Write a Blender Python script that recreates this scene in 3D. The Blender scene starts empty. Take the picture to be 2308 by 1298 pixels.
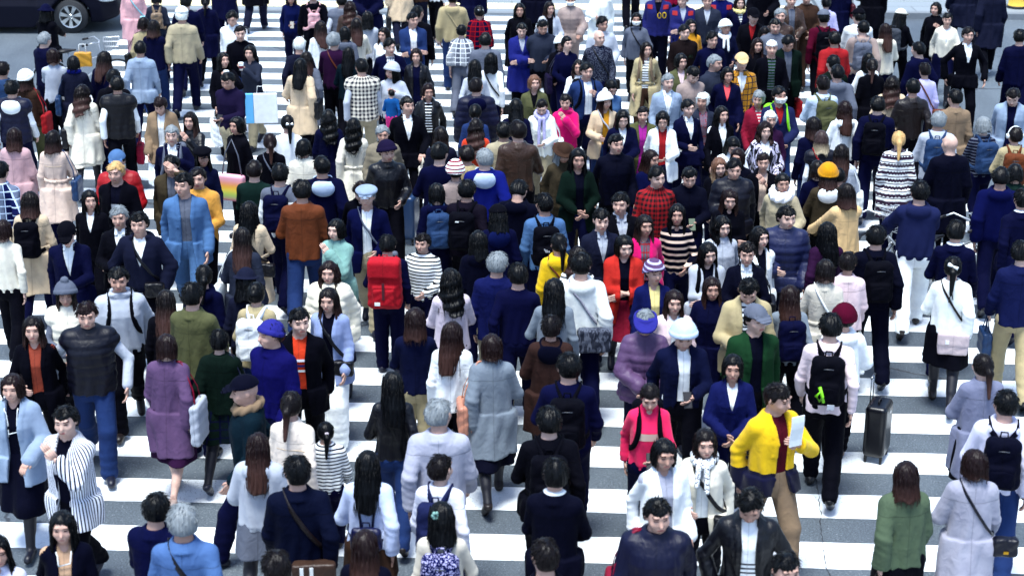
import bpy, math, random
import numpy as np
from mathutils import Matrix, Vector
SC = bpy.context.scene
COL = SC.collection
R = math.radians
# ------------------------------------------------------------------ camera
PITCH, CAM_H, FOC = R(20.25), 7.1, 3873.0      # focal length in photo pixels
CX, CY = 1154.0, 649.0
cam_d = bpy.data.cameras.new('camera')
cam = bpy.data.objects.new('camera', cam_d); COL.objects.link(cam)
cam.location = (0, 0, CAM_H)
cam.rotation_euler = (R(90) - PITCH, 0, 0)
cam_d.sensor_width = 36.0; cam_d.lens = 36.0 * FOC / 2308.0
cam_d.clip_start = 0.1; cam_d.clip_end = 600
SC.camera = cam
cam_d.dof.use_dof = True; cam_d.dof.focus_distance = 19.0; cam_d.dof.aperture_fstop = 2.2
# ------------------------------------------------------------------ light
world = bpy.data.worlds.new('World'); SC.world = world; world.use_nodes = True
wn = world.node_tree; wn.nodes.clear()
sky = wn.nodes.new('ShaderNodeTexSky'); sky.sky_type = 'NISHITA'; sky.sun_disc = False
SUN_EL, SUN_AZ = R(76), R(205)                  # azimuth measured from +Y towards +X
sky.sun_elevation = SUN_EL; sky.sun_rotation = SUN_AZ
sky.air_density = 1.0; sky.dust_density = 1.2; sky.ozone_density = 2.6
bgn = wn.nodes.new('ShaderNodeBackground'); bgn.inputs['Strength'].default_value = 0.115
wo = wn.nodes.new('ShaderNodeOutputWorld')
wn.links.new(sky.outputs[0], bgn.inputs[0]); wn.links.new(bgn.outputs[0], wo.inputs[0])
sun_d = bpy.data.lights.new('sun', 'SUN'); sun = bpy.data.objects.new('sun', sun_d); COL.objects.link(sun)
sun_d.energy = 2.2; sun_d.angle = R(20); sun_d.color = (0.96, 1.0, 0.98)
sd = Vector((math.sin(SUN_AZ) * math.cos(SUN_EL), math.cos(SUN_AZ) * math.cos(SUN_EL), math.sin(SUN_EL)))
sun.rotation_euler = sd.to_track_quat('Z', 'Y').to_euler()
SC.view_settings.view_transform = 'Standard'; SC.view_settings.look = 'None'
SC.view_settings.exposure = 1.62; SC.view_settings.gamma = 1.0
SC.cycles.max_bounces = 4; SC.cycles.diffuse_bounces = 2; SC.cycles.glossy_bounces = 2
SC.cycles.transmission_bounces = 2; SC.cycles.transparent_max_bounces = 4
SC.cycles.use_denoising = True

C_, S_ = math.cos(PITCH), math.sin(PITCH)
def ray(px, py):
    dx, dy = (px - CX) / FOC, (CY - py) / FOC
    return (dx, C_ + dy * S_, -S_ + dy * C_)
def at_z(px, py, z=0.0):
    d = ray(px, py); t = (z - CAM_H) / d[2]
    return Vector((d[0] * t, d[1] * t, z))

# ------------------------------------------------------------------ colours
def lin(h):
    v = [int(h[i:i + 2], 16) / 255 for i in (0, 2, 4)]
    return tuple(((c / 12.92) if c <= 0.04045 else ((c + 0.055) / 1.055) ** 2.4) ** 1.22 * 0.90 for c in v)
PAL = {k: lin(v) for k, v in dict(
 black='070818', ink='060a24', ink2='0a1430', violet='30308c', navy='090f38', navy2='0a1240', charcoal='20243a', slate='363c4c', grey='6c7280', grey2='848e98',
 lgrey='bcc2cc', dkgrey='4a4f58', white='f4f8f8', offwhite='eef2ee', cream='e9e4d4', beige='d6c2a6', stone='b4aa90', khaki='b8ab88',
 tan='94806a', sand='e2c393', sand2='c8a88c', blush='e0cbbc', dustpink='caa9ac', pink='dcb0b4', palepink='e8d2d4', palelilac='d8cdd6',
 lilac='b9a7c0', lavender='c3c0e6', lavgrey='b4b6c4', lavwhite='dcdeea', mauve='6a5274', plum='3a1c40', purple='261e3e', plumblack='1b1526',
 teal='0e2834', mint='88aea6', forest='1c3430', dkgreen='10241e', green='24482f', olive='606242', olivebrown='4c4436', sage='5c6c56',
 brown='4d3a30', espresso='241a1c', umber='43302c', rust='74401f', orange='d4481e', tomato='c03a32', red='a81c26', crimson='900c3a',
 burgundy='5a1030', maroon='5c1a2c', hotpink='d81878', neonpink='ee3870', pinkhot='f0409a', pinkst='e04a6a', coral='ff6a70', magenta='b02aa0',
 blue='121e50', steel='2c4a70', royal='102078', royalnavy='0e164c', indigo='1a2258', indigo2='10143e', ultra='16145c', dusk='2a3158',
 dusknavy='1c2450', denim='28406e', lightdenim='587aa2', darkdenim='131a3c', skyblue='1e5f98', aqua='9cd4dc', powder='98a6ca',
 powder2='ccd8f4', cornflower='5878a6', bluegrey='98a8bc', paleblue='c4d4e8', paleblush='ecdce0', palelav='dcdcee', lavenderw='e0e0f0',
 taupe='a4948e', greymel='80849a', pearl='a9a9b6', oat='d4cec0', mustard='d0981c', ochre='d4a04c', yellow='e8c428', butter='f0e2a0',
 espr='2a1c18', brownred='9c4c38', creampink='ece0d2', creamfur='f2ecd8', peach='d09880', pinkgrey='d4c4c4', silver='c8ccd0',
 teamblue='20266c', teamblue2='141c60', fur='8c8474', jeanskirt='2c4478', lilacw='d8d4e8', whitestripe='f0f2f8', floral='8c7888',
 aquab='9cd4dc', bigred='b4122c', navyl='101848', blackg='15182a', weave='3c3c70', zebra='a8a8b4', brownbag='6c3c30', lime='90e020',
 skin='d3a08c', lip='bc7e78', brow='6a4a44', gold='c8a040', steelm='a0a4a8', ochreb='c89830', white2='ffffff').items()}
HAIRC = {k: lin(v) for k, v in dict(wh='dfe3e0', k='05070e', d='170f12', r='241416', g='8a9094', w='dfe3e0', y='c8a878', o='7a5c4c', o2='4a3c3c', x='d0a08c').items()}

# ------------------------------------------------------------------ materials
MATS = {}
class NT:
    def __init__(s, name):
        s.m = bpy.data.materials.new(name); s.m.use_nodes = True
        s.t = s.m.node_tree; s.t.nodes.clear()
        s.b = s.n('ShaderNodeBsdfPrincipled'); o = s.n('ShaderNodeOutputMaterial')
        s.l(s.b.outputs[0], o.inputs['Surface'])
    def n(s, k, **kw):
        x = s.t.nodes.new(k)
        for a, v in kw.items(): setattr(x, a, v)
        return x
    def l(s, a, b): s.t.links.new(a, b)
    def val(s, sock, v):
        if hasattr(v, 'is_linked') or hasattr(v, 'links'): s.l(v, sock)
        else: sock.default_value = v
    def math(s, op, a, b=0.0, c=None):
        x = s.n('ShaderNodeMath', operation=op); s.val(x.inputs[0], a); s.val(x.inputs[1], b)
        if c is not None: s.val(x.inputs[2], c)
        return x.outputs[0]
    def mix(s, f, a, b):
        x = s.n('ShaderNodeMix', data_type='RGBA'); s.val(x.inputs[0], f)
        for sock, v in ((x.inputs[6], a), (x.inputs[7], b)):
            if isinstance(v, tuple): sock.default_value = (*v[:3], 1)
            else: s.l(v, sock)
        return x.outputs[2]
    def noise(s, vec, scale, detail=2.0, rough=0.5, dist=0.0):
        x = s.n('ShaderNodeTexNoise'); x.inputs['Scale'].default_value = scale
        x.inputs['Detail'].default_value = detail; x.inputs['Roughness'].default_value = rough
        x.inputs['Distortion'].default_value = dist
        if vec is not None: s.l(vec, x.inputs['Vector'])
        return x.outputs[0]
    def maprange(s, v, a, b, c=0.0, d=1.0):
        x = s.n('ShaderNodeMapRange'); s.l(v, x.inputs[0])
        for i, q in zip((1, 2, 3, 4), (a, b, c, d)): x.inputs[i].default_value = q
        return x.outputs[0]
    def obj(s): return s.n('ShaderNodeTexCoord').outputs['Object']
    def scale(s, v, sc):
        x = s.n('ShaderNodeMapping'); s.l(v, x.inputs[0]); x.inputs['Scale'].default_value = sc; return x.outputs[0]
    def bump(s, h, st, dist, prev=None):
        x = s.n('ShaderNodeBump'); x.inputs['Strength'].default_value = st; x.inputs['Distance'].default_value = dist
        s.l(h, x.inputs['Height'])
        if prev is not None: s.l(prev, x.inputs['Normal'])
        return x.outputs[0]

def lerp(a, b, t): return tuple(x + (y - x) * t for x, y in zip(a, b))
def mul(a, k): return tuple(x * k for x in a)

def cloth(col, pat=None, col2=None, fab='woven'):
    key = (col, pat, col2, fab)
    if key in MATS: return MATS[key]
    base = PAL.get(col, PAL['grey']); c2 = PAL.get(col2, PAL['navy']) if col2 else None
    m = NT('cloth_' + '_'.join(str(k) for k in key if k)); o = m.obj()
    var = m.noise(o, 5.5, 3, 0.6); fine = m.noise(o, 160, 2)
    if pat:
        sx = m.n('ShaderNodeSeparateXYZ'); m.l(o, sx.inputs[0]); X, Y, Z = sx.outputs
        ang = m.math('MULTIPLY', m.math('ARCTAN2', X, Y), 0.17)
        if True:
            if pat == 'stripe' and col != 'whitestripe':
                w = {'blush': .075}.get(col2, .042); f = m.math('GREATER_THAN', m.math('FRACT', m.math('DIVIDE', Z, w)), 0.62)
            elif pat == 'stripe':
                f = m.math('GREATER_THAN', m.math('FRACT', m.math('DIVIDE', ang, .019)), 0.6)
            elif pat == 'lowstripe':
                f = m.math('MULTIPLY', m.math('GREATER_THAN', m.math('FRACT', m.math('DIVIDE', Z, .035)), .6), m.math('LESS_THAN', Z, 1.12))
            elif pat == 'block': f = m.math('GREATER_THAN', Z, 1.27)
            elif pat == 'check':
                a = m.math('GREATER_THAN', m.math('FRACT', m.math('DIVIDE', ang, .055)), .5)
                b = m.math('GREATER_THAN', m.math('FRACT', m.math('DIVIDE', Z, .055)), .5)
                f = m.math('MULTIPLY', m.math('ADD', a, b), .5)
            elif pat == 'plaid':
                a = m.math('GREATER_THAN', m.math('FRACT', m.math('DIVIDE', ang, .085)), .84)
                b = m.math('GREATER_THAN', m.math('FRACT', m.math('DIVIDE', Z, .085)), .84)
                a2 = m.math('GREATER_THAN', m.math('FRACT', m.math('DIVIDE', ang, .17)), .55)
                f = m.math('MAXIMUM', m.math('MAXIMUM', a, b), m.math('MULTIPLY', a2, .25))
            elif pat == 'nordic':
                zz = m.math('ADD', Z, m.math('MULTIPLY', m.math('PINGPONG', m.math('DIVIDE', ang, .045), .5), .03))
                q = m.math('FRACT', m.math('DIVIDE', zz, .10)); q2 = m.math('FRACT', m.math('DIVIDE', Z, .047))
                f = m.math('MAXIMUM', m.math('GREATER_THAN', q, .62), m.math('GREATER_THAN', q2, .74))
            elif pat == 'zebra': f = m.math('GREATER_THAN', m.noise(m.scale(o, (1, 1, .3)), 26, 1, .5, 1.2), .5)
            elif pat == 'tweed': f = m.math('GREATER_THAN', m.noise(o, 75, 1), .56)
            elif pat == 'floral': f = m.math('GREATER_THAN', m.noise(o, 38, 2), .58)
            elif pat == 'lowblock': f = m.math('LESS_THAN', Z, .98)
            elif pat == 'necksplit': f = m.math('GREATER_THAN', Z, 1.30)
            else: f = 0.0
        basec = m.mix(f, base, c2)
    else: basec = m.mix(0.0, base, base)
    dk = m.mix(m.maprange(var, .3, .7), (0.80, .80, .84), (1.06, 1.06, 1.05))
    x = m.n('ShaderNodeMix', data_type='RGBA', blend_type='MULTIPLY'); x.inputs[0].default_value = 1
    m.l(basec, x.inputs[6]); m.l(dk, x.inputs[7]); m.l(x.outputs[2], m.b.inputs['Base Color'])
    rough, spec = {'leather': (.42, .3), 'puffer': (.5, .25), 'woven': (.85, .22), 'knit': (.95, .12), 'denim': (.9, .15), 'shell': (.3, .5)}[fab]
    lum = sum(base) / 3; seam = None
    if fab in ('woven', 'denim', 'leather', 'puffer') and col not in ('offwhite2',):
        s2 = m.n('ShaderNodeSeparateXYZ'); m.l(o, s2.inputs[0]); x_, y_, z_ = s2.outputs
        def line(v, c, w): return m.math('LESS_THAN', m.math('ABSOLUTE', m.math('SUBTRACT', v, c)), w)
        yk = m.math('MULTIPLY', line(z_, 1.275, .003), m.math('GREATER_THAN', y_, .02)); cb = m.math('MULTIPLY', line(x_, 0, .0025), m.math('LESS_THAN', z_, 1.40))
        pk = m.math('MULTIPLY', m.math('MULTIPLY', line(z_, .985, .0035), m.math('LESS_THAN', y_, -.03)), line(m.math('ABSOLUTE', x_), .12, .055))
        seam = m.math('MAXIMUM', m.math('MAXIMUM', yk, cb), pk)
    if lum < .03 and fab in ('knit', 'woven', 'denim'): spec = .06
    m.b.inputs['Roughness'].default_value = rough; m.b.inputs['Specular IOR Level'].default_value = spec
    if fab in ('knit', 'woven') and lum > .15:
        m.b.inputs['Sheen Weight'].default_value = 0.10; m.b.inputs['Sheen Roughness'].default_value = .5
    n1 = m.noise(m.scale(o, (1, 1, .42)), 6.0, 1.5, .45, .8)                       # creases: ridges of a warped noise
    ridge = m.math('POWER', m.math('SUBTRACT', 1.0, m.math('MULTIPLY', m.math('ABSOLUTE', m.math('SUBTRACT', n1, .5)), 5.0)), 3.0) if fab != 'knit' else n1
    n2 = m.noise(m.scale(o, (1, 1, .8)), 17, 2, .5, .8)
    hh = m.math('ADD', m.math('MULTIPLY', ridge, .22), m.math('MULTIPLY', n2, .8))
    big = m.bump(hh, {'leather': .8, 'knit': .35, 'puffer': .5}.get(fab, .6), .015)
    if fab == 'knit': h = m.noise(m.scale(o, (1, 1, .25)), 260, 1)
    elif fab == 'denim': h = m.noise(m.scale(o, (1, 1, 2.5)), 220, 1)
    elif fab == 'leather': h = m.noise(o, 60, 4, .6)
    else: h = fine
    if seam is not None:
        big = m.bump(m.math('SUBTRACT', 1.0, seam), .8, .012, big)
        x3 = m.mix(m.math('MULTIPLY', seam, .45), x.outputs[2], mul(base, .35)); m.l(x3, m.b.inputs['Base Color'])
    m.l(m.bump(h, .16, .005, big), m.b.inputs['Normal'])
    MATS[key] = m.m; return m.m

def plain(name, col, rough=.6, metal=0.0, spec=.4, bump=None, coat=0.0):
    key = ('p', name)
    if key in MATS: return MATS[key]
    m = NT(name); o = m.obj(); c = PAL[col] if isinstance(col, str) else col
    v = m.noise(o, 9, 3); m.l(m.mix(m.maprange(v, .3, .7), mul(c, .86), c), m.b.inputs['Base Color'])
    m.b.inputs['Roughness'].default_value = rough; m.b.inputs['Metallic'].default_value = metal
    m.b.inputs['Specular IOR Level'].default_value = spec; m.b.inputs['Coat Weight'].default_value = coat
    if bump: m.l(m.bump(m.noise(o, bump, 3), .3, .01), m.b.inputs['Normal'])
    MATS[key] = m.m; return m.m

def hairmat(c, tip=None):
    key = ('h', c, tip)
    if key in MATS: return MATS[key]
    m = NT('hair_' + c); o = m.obj(); base = HAIRC[c]
    st = m.noise(m.scale(o, (1, 1, .05)), 140, 2, .6)
    col = m.mix(m.maprange(st, .35, .65), mul(base, .78), mul(base, 1.25))
    if tip or c in 'ro' or c == 'o2' or c == 'd':
        t = {'o': (.42, .30, .18), 'o2': (.62, .52, .34), 'r': (.045, .020, .016), 'd': (.055, .026, .022)}.get(c)
        z = m.n('ShaderNodeSeparateXYZ'); m.l(o, z.inputs[0])
        col = m.mix(m.maprange(z.outputs[2], 1.56, 1.38), col, m.mix(m.maprange(st, .35, .65), mul(t, .75), t))
    m.l(col, m.b.inputs['Base Color'])
    m.b.inputs['Roughness'].default_value = .42; m.b.inputs['Specular IOR Level'].default_value = .14
    clump = m.noise(m.scale(o, (1, 1, .12)), 32, 2, .5, .4)
    m.l(m.bump(st, .25, .003, m.bump(clump, .45, .012)), m.b.inputs['Normal'])
    MATS[key] = m.m; return m.m

def skinmat(k=0):
    key = ('skin', k)
    if key in MATS: return MATS[key]
    m = NT('skin'); o = m.obj()
    c = [(.50, .30, .235), (.40, .225, .17), (.56, .36, .29)][k]
    v = m.noise(o, 22, 3); m.l(m.mix(m.maprange(v, .35, .65), mul(c, .88), c), m.b.inputs['Base Color'])
    m.b.inputs['Roughness'].default_value = .5; m.b.inputs['Specular IOR Level'].default_value = .35
    m.b.inputs['Subsurface Weight'].default_value = 0.0
    MATS[key] = m.m; return m.m

# ------------------------------------------------------------------ meshes from numpy
def mesh_np(name, V, F, smooth=True):
    me = bpy.data.meshes.new(name); V = np.asarray(V, np.float32); F = np.asarray(F, np.int32)
    k = F.shape[1]
    me.vertices.add(len(V)); me.vertices.foreach_set('co', V.ravel())
    me.loops.add(F.size); me.loops.foreach_set('vertex_index', F.ravel())
    me.polygons.add(len(F)); me.polygons.foreach_set('loop_start', np.arange(0, F.size, k, dtype=np.int32))
    if smooth: me.polygons.foreach_set('use_smooth', np.ones(len(F), bool))
    me.update(calc_edges=True)
    return me
_CO = [(i, j, k) for i in (0, 1) for j in (0, 1) for k in (0, 1)]
_ED = [(a, b) for a in range(8) for b in range(a + 1, 8) if sum(abs(x - y) for x, y in zip(_CO[a], _CO[b])) == 1]
def snets(F, xs, ys, zs):
    F = F.copy(); F[0] = 1; F[-1] = 1; F[:, 0] = 1; F[:, -1] = 1; F[:, :, 0] = 1; F[:, :, -1] = 1
    S = F < 0; nx, ny, nz = F.shape
    cnt = np.zeros((nx - 1, ny - 1, nz - 1), np.int8)
    for i, j, k in _CO: cnt += S[i:nx - 1 + i, j:ny - 1 + j, k:nz - 1 + k]
    act = (cnt > 0) & (cnt < 8)
    I = np.argwhere(act); n = len(I)
    if n == 0: return np.zeros((0, 3)), np.zeros((0, 4), int)
    idx = -np.ones(act.shape, np.int64); idx[act] = np.arange(n)
    fv = np.stack([F[I[:, 0] + i, I[:, 1] + j, I[:, 2] + k] for i, j, k in _CO], 1)
    pos = np.zeros((n, 3)); c = np.zeros(n)
    for a, b in _ED:
        fa, fb = fv[:, a], fv[:, b]; m = (fa < 0) != (fb < 0)
        t = np.where(m, fa / np.where(m, fa - fb, 1), 0)
        A = np.array(_CO[a], float); B = np.array(_CO[b], float)
        pos += np.where(m[:, None], A + (B - A) * t[:, None], 0); c += m
    P = I + pos / c[:, None]
    V = np.stack([np.interp(P[:, 0], np.arange(nx), xs), np.interp(P[:, 1], np.arange(ny), ys), np.interp(P[:, 2], np.arange(nz), zs)], 1)
    Q = []
    for ax in range(3):
        sl0 = [slice(1, -1)] * 3; sl1 = [slice(1, -1)] * 3; sl0[ax] = slice(0, -1); sl1[ax] = slice(1, None)
        a, b = S[tuple(sl0)], S[tuple(sl1)]
        for sgn in (0, 1):
            m = (a & ~b) if sgn == 0 else (~a & b)
            E = np.argwhere(m)
            o = [1, 1, 1]; o[ax] = 0; E = E + np.array(o)
            u, v = (ax + 1) % 3, (ax + 2) % 3
            def cell(du, dv):
                q = E.copy(); q[:, u] += du; q[:, v] += dv; return idx[q[:, 0], q[:, 1], q[:, 2]]
            f = np.stack([cell(-1, -1), cell(0, -1), cell(0, 0), cell(-1, 0)], 1)
            Q.append(f if sgn == 0 else f[:, ::-1])
    Q = np.concatenate(Q); Q = Q[(Q >= 0).all(1)]
    return V, Q
def axis(lo, hi, st, fine=None):
    if fine is None: return np.arange(lo, hi + st, st)
    a, b, s2 = fine; q = [lo]
    while q[-1] < hi: q.append(q[-1] + (s2 if a <= q[-1] < b else st))
    return np.array(q)
def poly(fn, xs, ys, zs):
    X, Y, Z = np.meshgrid(xs, ys, zs, indexing='ij')
    P = np.stack([X.ravel(), Y.ravel(), Z.ravel()], 1).astype(np.float32)
    return snets(fn(P).reshape(X.shape).astype(np.float64), xs, ys, zs)

# ------------------------------------------------------------------ distance functions
def smin(a, b, k):
    h = np.clip(.5 + .5 * (b - a) / k, 0, 1); return b + (a - b) * h - k * h * (1 - h)
def smax(a, b, k): return -smin(-a, -b, k)
def cap(P, a, b, ra, rb=None):
    rb = ra if rb is None else rb
    a = np.asarray(a, np.float32); ba = np.asarray(b, np.float32) - a
    pa = P - a; h = np.clip(pa @ ba / max(float(ba @ ba), 1e-9), 0, 1)
    return np.linalg.norm(pa - h[:, None] * ba, axis=1) - (ra + (rb - ra) * h)
def ell(P, c, r):
    r = np.asarray(r, np.float32); q = (P - np.asarray(c, np.float32)) / r
    return (np.linalg.norm(q, axis=1) - 1) * float(r.min())
def box(P, c, h, r=0.0, rot=None):
    q = P - np.asarray(c, np.float32)
    if rot is not None: q = q @ rot
    q = np.abs(q) - (np.asarray(h, np.float32) - r)
    return np.linalg.norm(np.maximum(q, 0), axis=1) + np.minimum(q.max(1), 0) - r
def loft(P, z, w, d, yc=None, n=2.3, off=0.0):
    """stack of super-ellipses along z"""
    Z = P[:, 2]; W = np.interp(Z, z, w) + off; D = np.interp(Z, z, d) + off
    y = P[:, 1] - (np.interp(Z, z, yc) if yc is not None else 0)
    q = (np.abs(P[:, 0] / W) ** n + np.abs(y / D) ** n) ** (1 / n)
    s = (q - 1) * np.minimum(W, D)
    return np.maximum(s, np.maximum(Z - z[-1], z[0] - Z))

# ------------------------------------------------------------------ link helpers
def link(name, me, mat=None, parent=None, loc=None):
    o = bpy.data.objects.new(name, me); COL.objects.link(o)
    if mat is not None:
        mats = mat if isinstance(mat, (list, tuple)) else [mat]
        if not len(me.materials): 
            for q in mats: me.materials.append(q)
        else:
            for i, q in enumerate(mats):
                o.material_slots[i].link = 'OBJECT'; o.material_slots[i].material = q
    if parent: o.parent = parent
    if loc is not None: o.location = loc
    return o
def empty(name, loc=(0, 0, 0), rz=0.0, sc=1.0):
    o = bpy.data.objects.new(name, None); COL.objects.link(o); o.location = loc
    o.rotation_euler = (0, 0, rz); o.scale = (sc,) * 3; o.empty_display_size = .2; return o
def tag(o, label, cat, group=None):
    o['label'] = label; o['category'] = cat
    if group: o['group'] = group
    return o
def struct(o, k='structure'): o['kind'] = k; return o
# plain mesh pieces as (V,F) quads
def tube(pts, r, n=6, flat=1.0, up=(0, 0, 1)):
    pts = np.asarray(pts, float); m = len(pts); r = np.broadcast_to(r, (m,)).astype(float)
    T = np.gradient(pts, axis=0); T /= np.linalg.norm(T, axis=1)[:, None] + 1e-9
    U = np.asarray(up, float); V = []
    for i in range(m):
        a = np.cross(T[i], U); 
        if np.linalg.norm(a) < 1e-3: a = np.cross(T[i], (0, 1, 0))
        a /= np.linalg.norm(a); b = np.cross(a, T[i])
        for k in range(n):
            t = 2 * math.pi * k / n; V.append(pts[i] + r[i] * (a * math.cos(t) + b * flat * math.sin(t)))
    F = []
    for i in range(m - 1):
        for k in range(n):
            F.append((i * n + k, i * n + (k + 1) % n, (i + 1) * n + (k + 1) % n, (i + 1) * n + k))
    base = len(V); V.append(pts[0]); V.append(pts[-1])
    for k in range(0, n):
        F.append((base, (k + 1) % n, k, k)); F.append((base + 1, (m - 1) * n + k, (m - 1) * n + (k + 1) % n, (m - 1) * n + (k + 1) % n))
    return np.array(V), F
class MB:
    def __init__(s): s.V = []; s.F = []; s.n = 0
    def add(s, V, F):
        s.V.append(np.asarray(V, float)); s.F += [tuple(int(i) + s.n for i in f) for f in F]; s.n += len(V); return s
    def tube(s, *a, **k): return s.add(*tube(*a, **k))
    def box(s, c, h, rot=None):
        V = np.array([[x, y, z] for x in (-1, 1) for y in (-1, 1) for z in (-1, 1)], float) * np.asarray(h)
        if rot is not None: V = V @ np.asarray(rot).T
        return s.add(V + np.asarray(c), [(0, 1, 3, 2), (4, 6, 7, 5), (0, 4, 5, 1), (2, 3, 7, 6), (0, 2, 6, 4), (1, 5, 7, 3)])
    def lathe(s, prof, c, n=32, ax='y'):
        V = []
        for (r, h) in prof:
            for k in range(n):
                t = 2 * math.pi * k / n
                p = (r * math.cos(t), h, r * math.sin(t)) if ax == 'y' else (r * math.cos(t), r * math.sin(t), h)
                V.append([p[i] + c[i] for i in range(3)])
        F = []
        for i in range(len(prof) - 1):
            for k in range(n):
                f = (i * n + k, i * n + (k + 1) % n, (i + 1) * n + (k + 1) % n, (i + 1) * n + k)
                F.append(f if ax != 'y' else f[::-1])
        return s.add(V, F)
    def build(s, name, mat, parent=None, loc=None, smooth=False, bevel=0):
        me = bpy.data.meshes.new(name)
        F = [tuple(dict.fromkeys(f)) for f in s.F]
        me.from_pydata(np.concatenate(s.V).tolist(), [], F)
        if smooth: me.polygons.foreach_set('use_smooth', np.ones(len(me.polygons), bool))
        me.update(); o = link(name, me, mat, parent, loc)
        if bevel:
            b = o.modifiers.new('bevel', 'BEVEL'); b.width = bevel; b.segments = 2; b.limit_method = 'ANGLE'
        return o
# ------------------------------------------------------------------ the human figure (1.70 m tall, facing -Y)
def V3(*a): return np.array(a, float)
def rotx(p, a, piv): # forward pitch by a (towards -Y)
    c, s = math.cos(a), math.sin(a); q = p - piv
    return V3(q[0], q[1] * c + q[2] * -s * 1.0, q[1] * s + q[2] * c) + piv if False else V3(q[0], c * q[1] - s * q[2], s * q[1] + c * q[2]) + piv
def ik(S, W, l1, l2, hint):
    d = W - S; L = np.linalg.norm(d); L = min(L, (l1 + l2) * .995); u = d / (np.linalg.norm(d) + 1e-9); W = S + u * L
    a = (l1 * l1 - l2 * l2 + L * L) / (2 * L); h = math.sqrt(max(l1 * l1 - a * a, 0))
    n = hint - (hint @ u) * u; n /= np.linalg.norm(n) + 1e-9
    return S + u * a + n * h, W
POSES = {}
def pose(legs, arms, g):
    key = (legs, arms, g)
    if key in POSES: return POSES[key]
    m = g == 'M'; J = {}
    th = {'st': ((2, 1), (-1, -2)), 'w1': ((24, 6), (-17, -40)), 'w2': ((-18, -42), (25, 7)), 'w3': ((31, 12), (-24, -50))}[legs]
    # (thigh, shin) angle forward from vertical: left (+x), right (-x)
    hx = .085 if m else .082
    for i, (a, b) in zip((1, -1), th):
        H = V3(i * hx, .01, .90); K = H + .42 * V3(i * .02, -math.sin(R(a)), -math.cos(R(a)))
        A = K + .40 * V3(-i * .03 if legs != 'st' else 0, -math.sin(R(b)), -math.cos(R(b)))
        fp = R(max(0, -b) * .9) if b < -10 else R(-min(b, 12) * .8)   # foot pitch: heel up behind, toe up in front
        T = A + V3(i * .015, -.15 * math.cos(fp), -.045 - .15 * math.sin(fp)); Hl = A + V3(0, .05 * math.cos(fp), -.045 + .05 * math.sin(fp))
        J['leg', i] = (H, K, A, T, Hl)
    low = min(min(J['leg', i][3][2], J['leg', i][4][2]) for i in (1, -1)) - .032
    for i in (1, -1): J['leg', i] = tuple(p - V3(0, 0, low) for p in J['leg', i])
    dz = -low; J['dz'] = dz
    sx = .152 if m else .134
    arm = {}
    sw = {'st': 0, 'w1': -1, 'w2': 1, 'w3': -1.4}[legs]
    for i in (1, -1):
        S = V3(i * sx, .012, 1.362); s = sw * i
        W = V3(i * (sx + .064), -.04 - s * .13 if s < 0 else -.02 + s * .0 + (-.13 * s if s < 0 else .11 * s * 1), .865 + abs(s) * .02)
        if s < 0: W = V3(i * (sx + .056), -.16, .90)
        elif s > 0: W = V3(i * (sx + .064), .12, .885)
        hint = V3(i * .35, .8, 0)
        arm[i] = [S, W, hint]
    def setw(i, W, hint=None):
        arm[i][1] = V3(*W)
        if hint: arm[i][2] = V3(*hint)
    if arms == 'ph': setw(1, (.05, -.30, 1.10), (.7, .5, -.5)); setw(-1, (-.07, -.27, 1.07), (-.7, .5, -.5)) if legs == 'st' else None
    if arms == 'n1': setw(1, (.13, -.24, 1.03), (.6, .8, -.2))
    if arms == 'n2': setw(1, (.05, -.22, 1.0), (.8, .5, 0)); setw(-1, (-.05, -.23, 1.02), (-.8, .5, 0))
    if arms == 'n3': setw(-1, (-.11, -.26, 1.10), (-.6, .7, -.4))
    if arms == 'cr': setw(1, (-.05, -.19, 1.08), (.8, .3, -.4)); setw(-1, (.06, -.225, 1.11), (-.8, .3, -.4))
    if arms == 'hb': setw(1, (.11, -.17, 1.27), (.7, .3, -.7))
    if arms == 'ch': setw(1, (.03, -.21, 1.36), (.6, .0, -.9))
    if arms == 'hd': setw(1, (.07, -.17, 1.56), (.8, -.2, -.6))
    if arms == 'bag': setw(1, (.17, -.26, 1.02), (.5, .8, 0))
    if arms == 'cup': setw(1, (.05, -.25, 1.36), (.7, 0, -.8))
    if arms == 'pap': setw(1, (.03, -.27, 1.30), (.8, .1, -.7))
    if arms == 'ext': setw(1, (.30, -.50, 1.17), (.5, .3, -.8)); setw(-1, (.02, -.44, 1.12), (-.5, .3, -.8))
    if arms == 'ext2': setw(1, (.30, -.38, 1.02), (.8, .4, -.3)); setw(-1, (-.14, -.42, 1.0), (-.8, .4, -.3))
    if arms == 'pk': setw(1, (.22, -.05, .90), (1, .4, 0)); setw(-1, (-.22, -.05, .90), (-1, .4, 0))
    if arms == 'swing': setw(1, (.29, -.12, .93), (.9, .6, 0)); setw(-1, (-.27, .12, .92), (-.9, .6, 0))
    up = V3(0, 0, dz)
    for i in (1, -1):
        S, W, h = arm[i]; E, W = ik(S, W, .275, .245, h)
        J['arm', i] = (S + up, E + up, W + up)
    J['g'] = g; POSES[key] = J; return J

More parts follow.
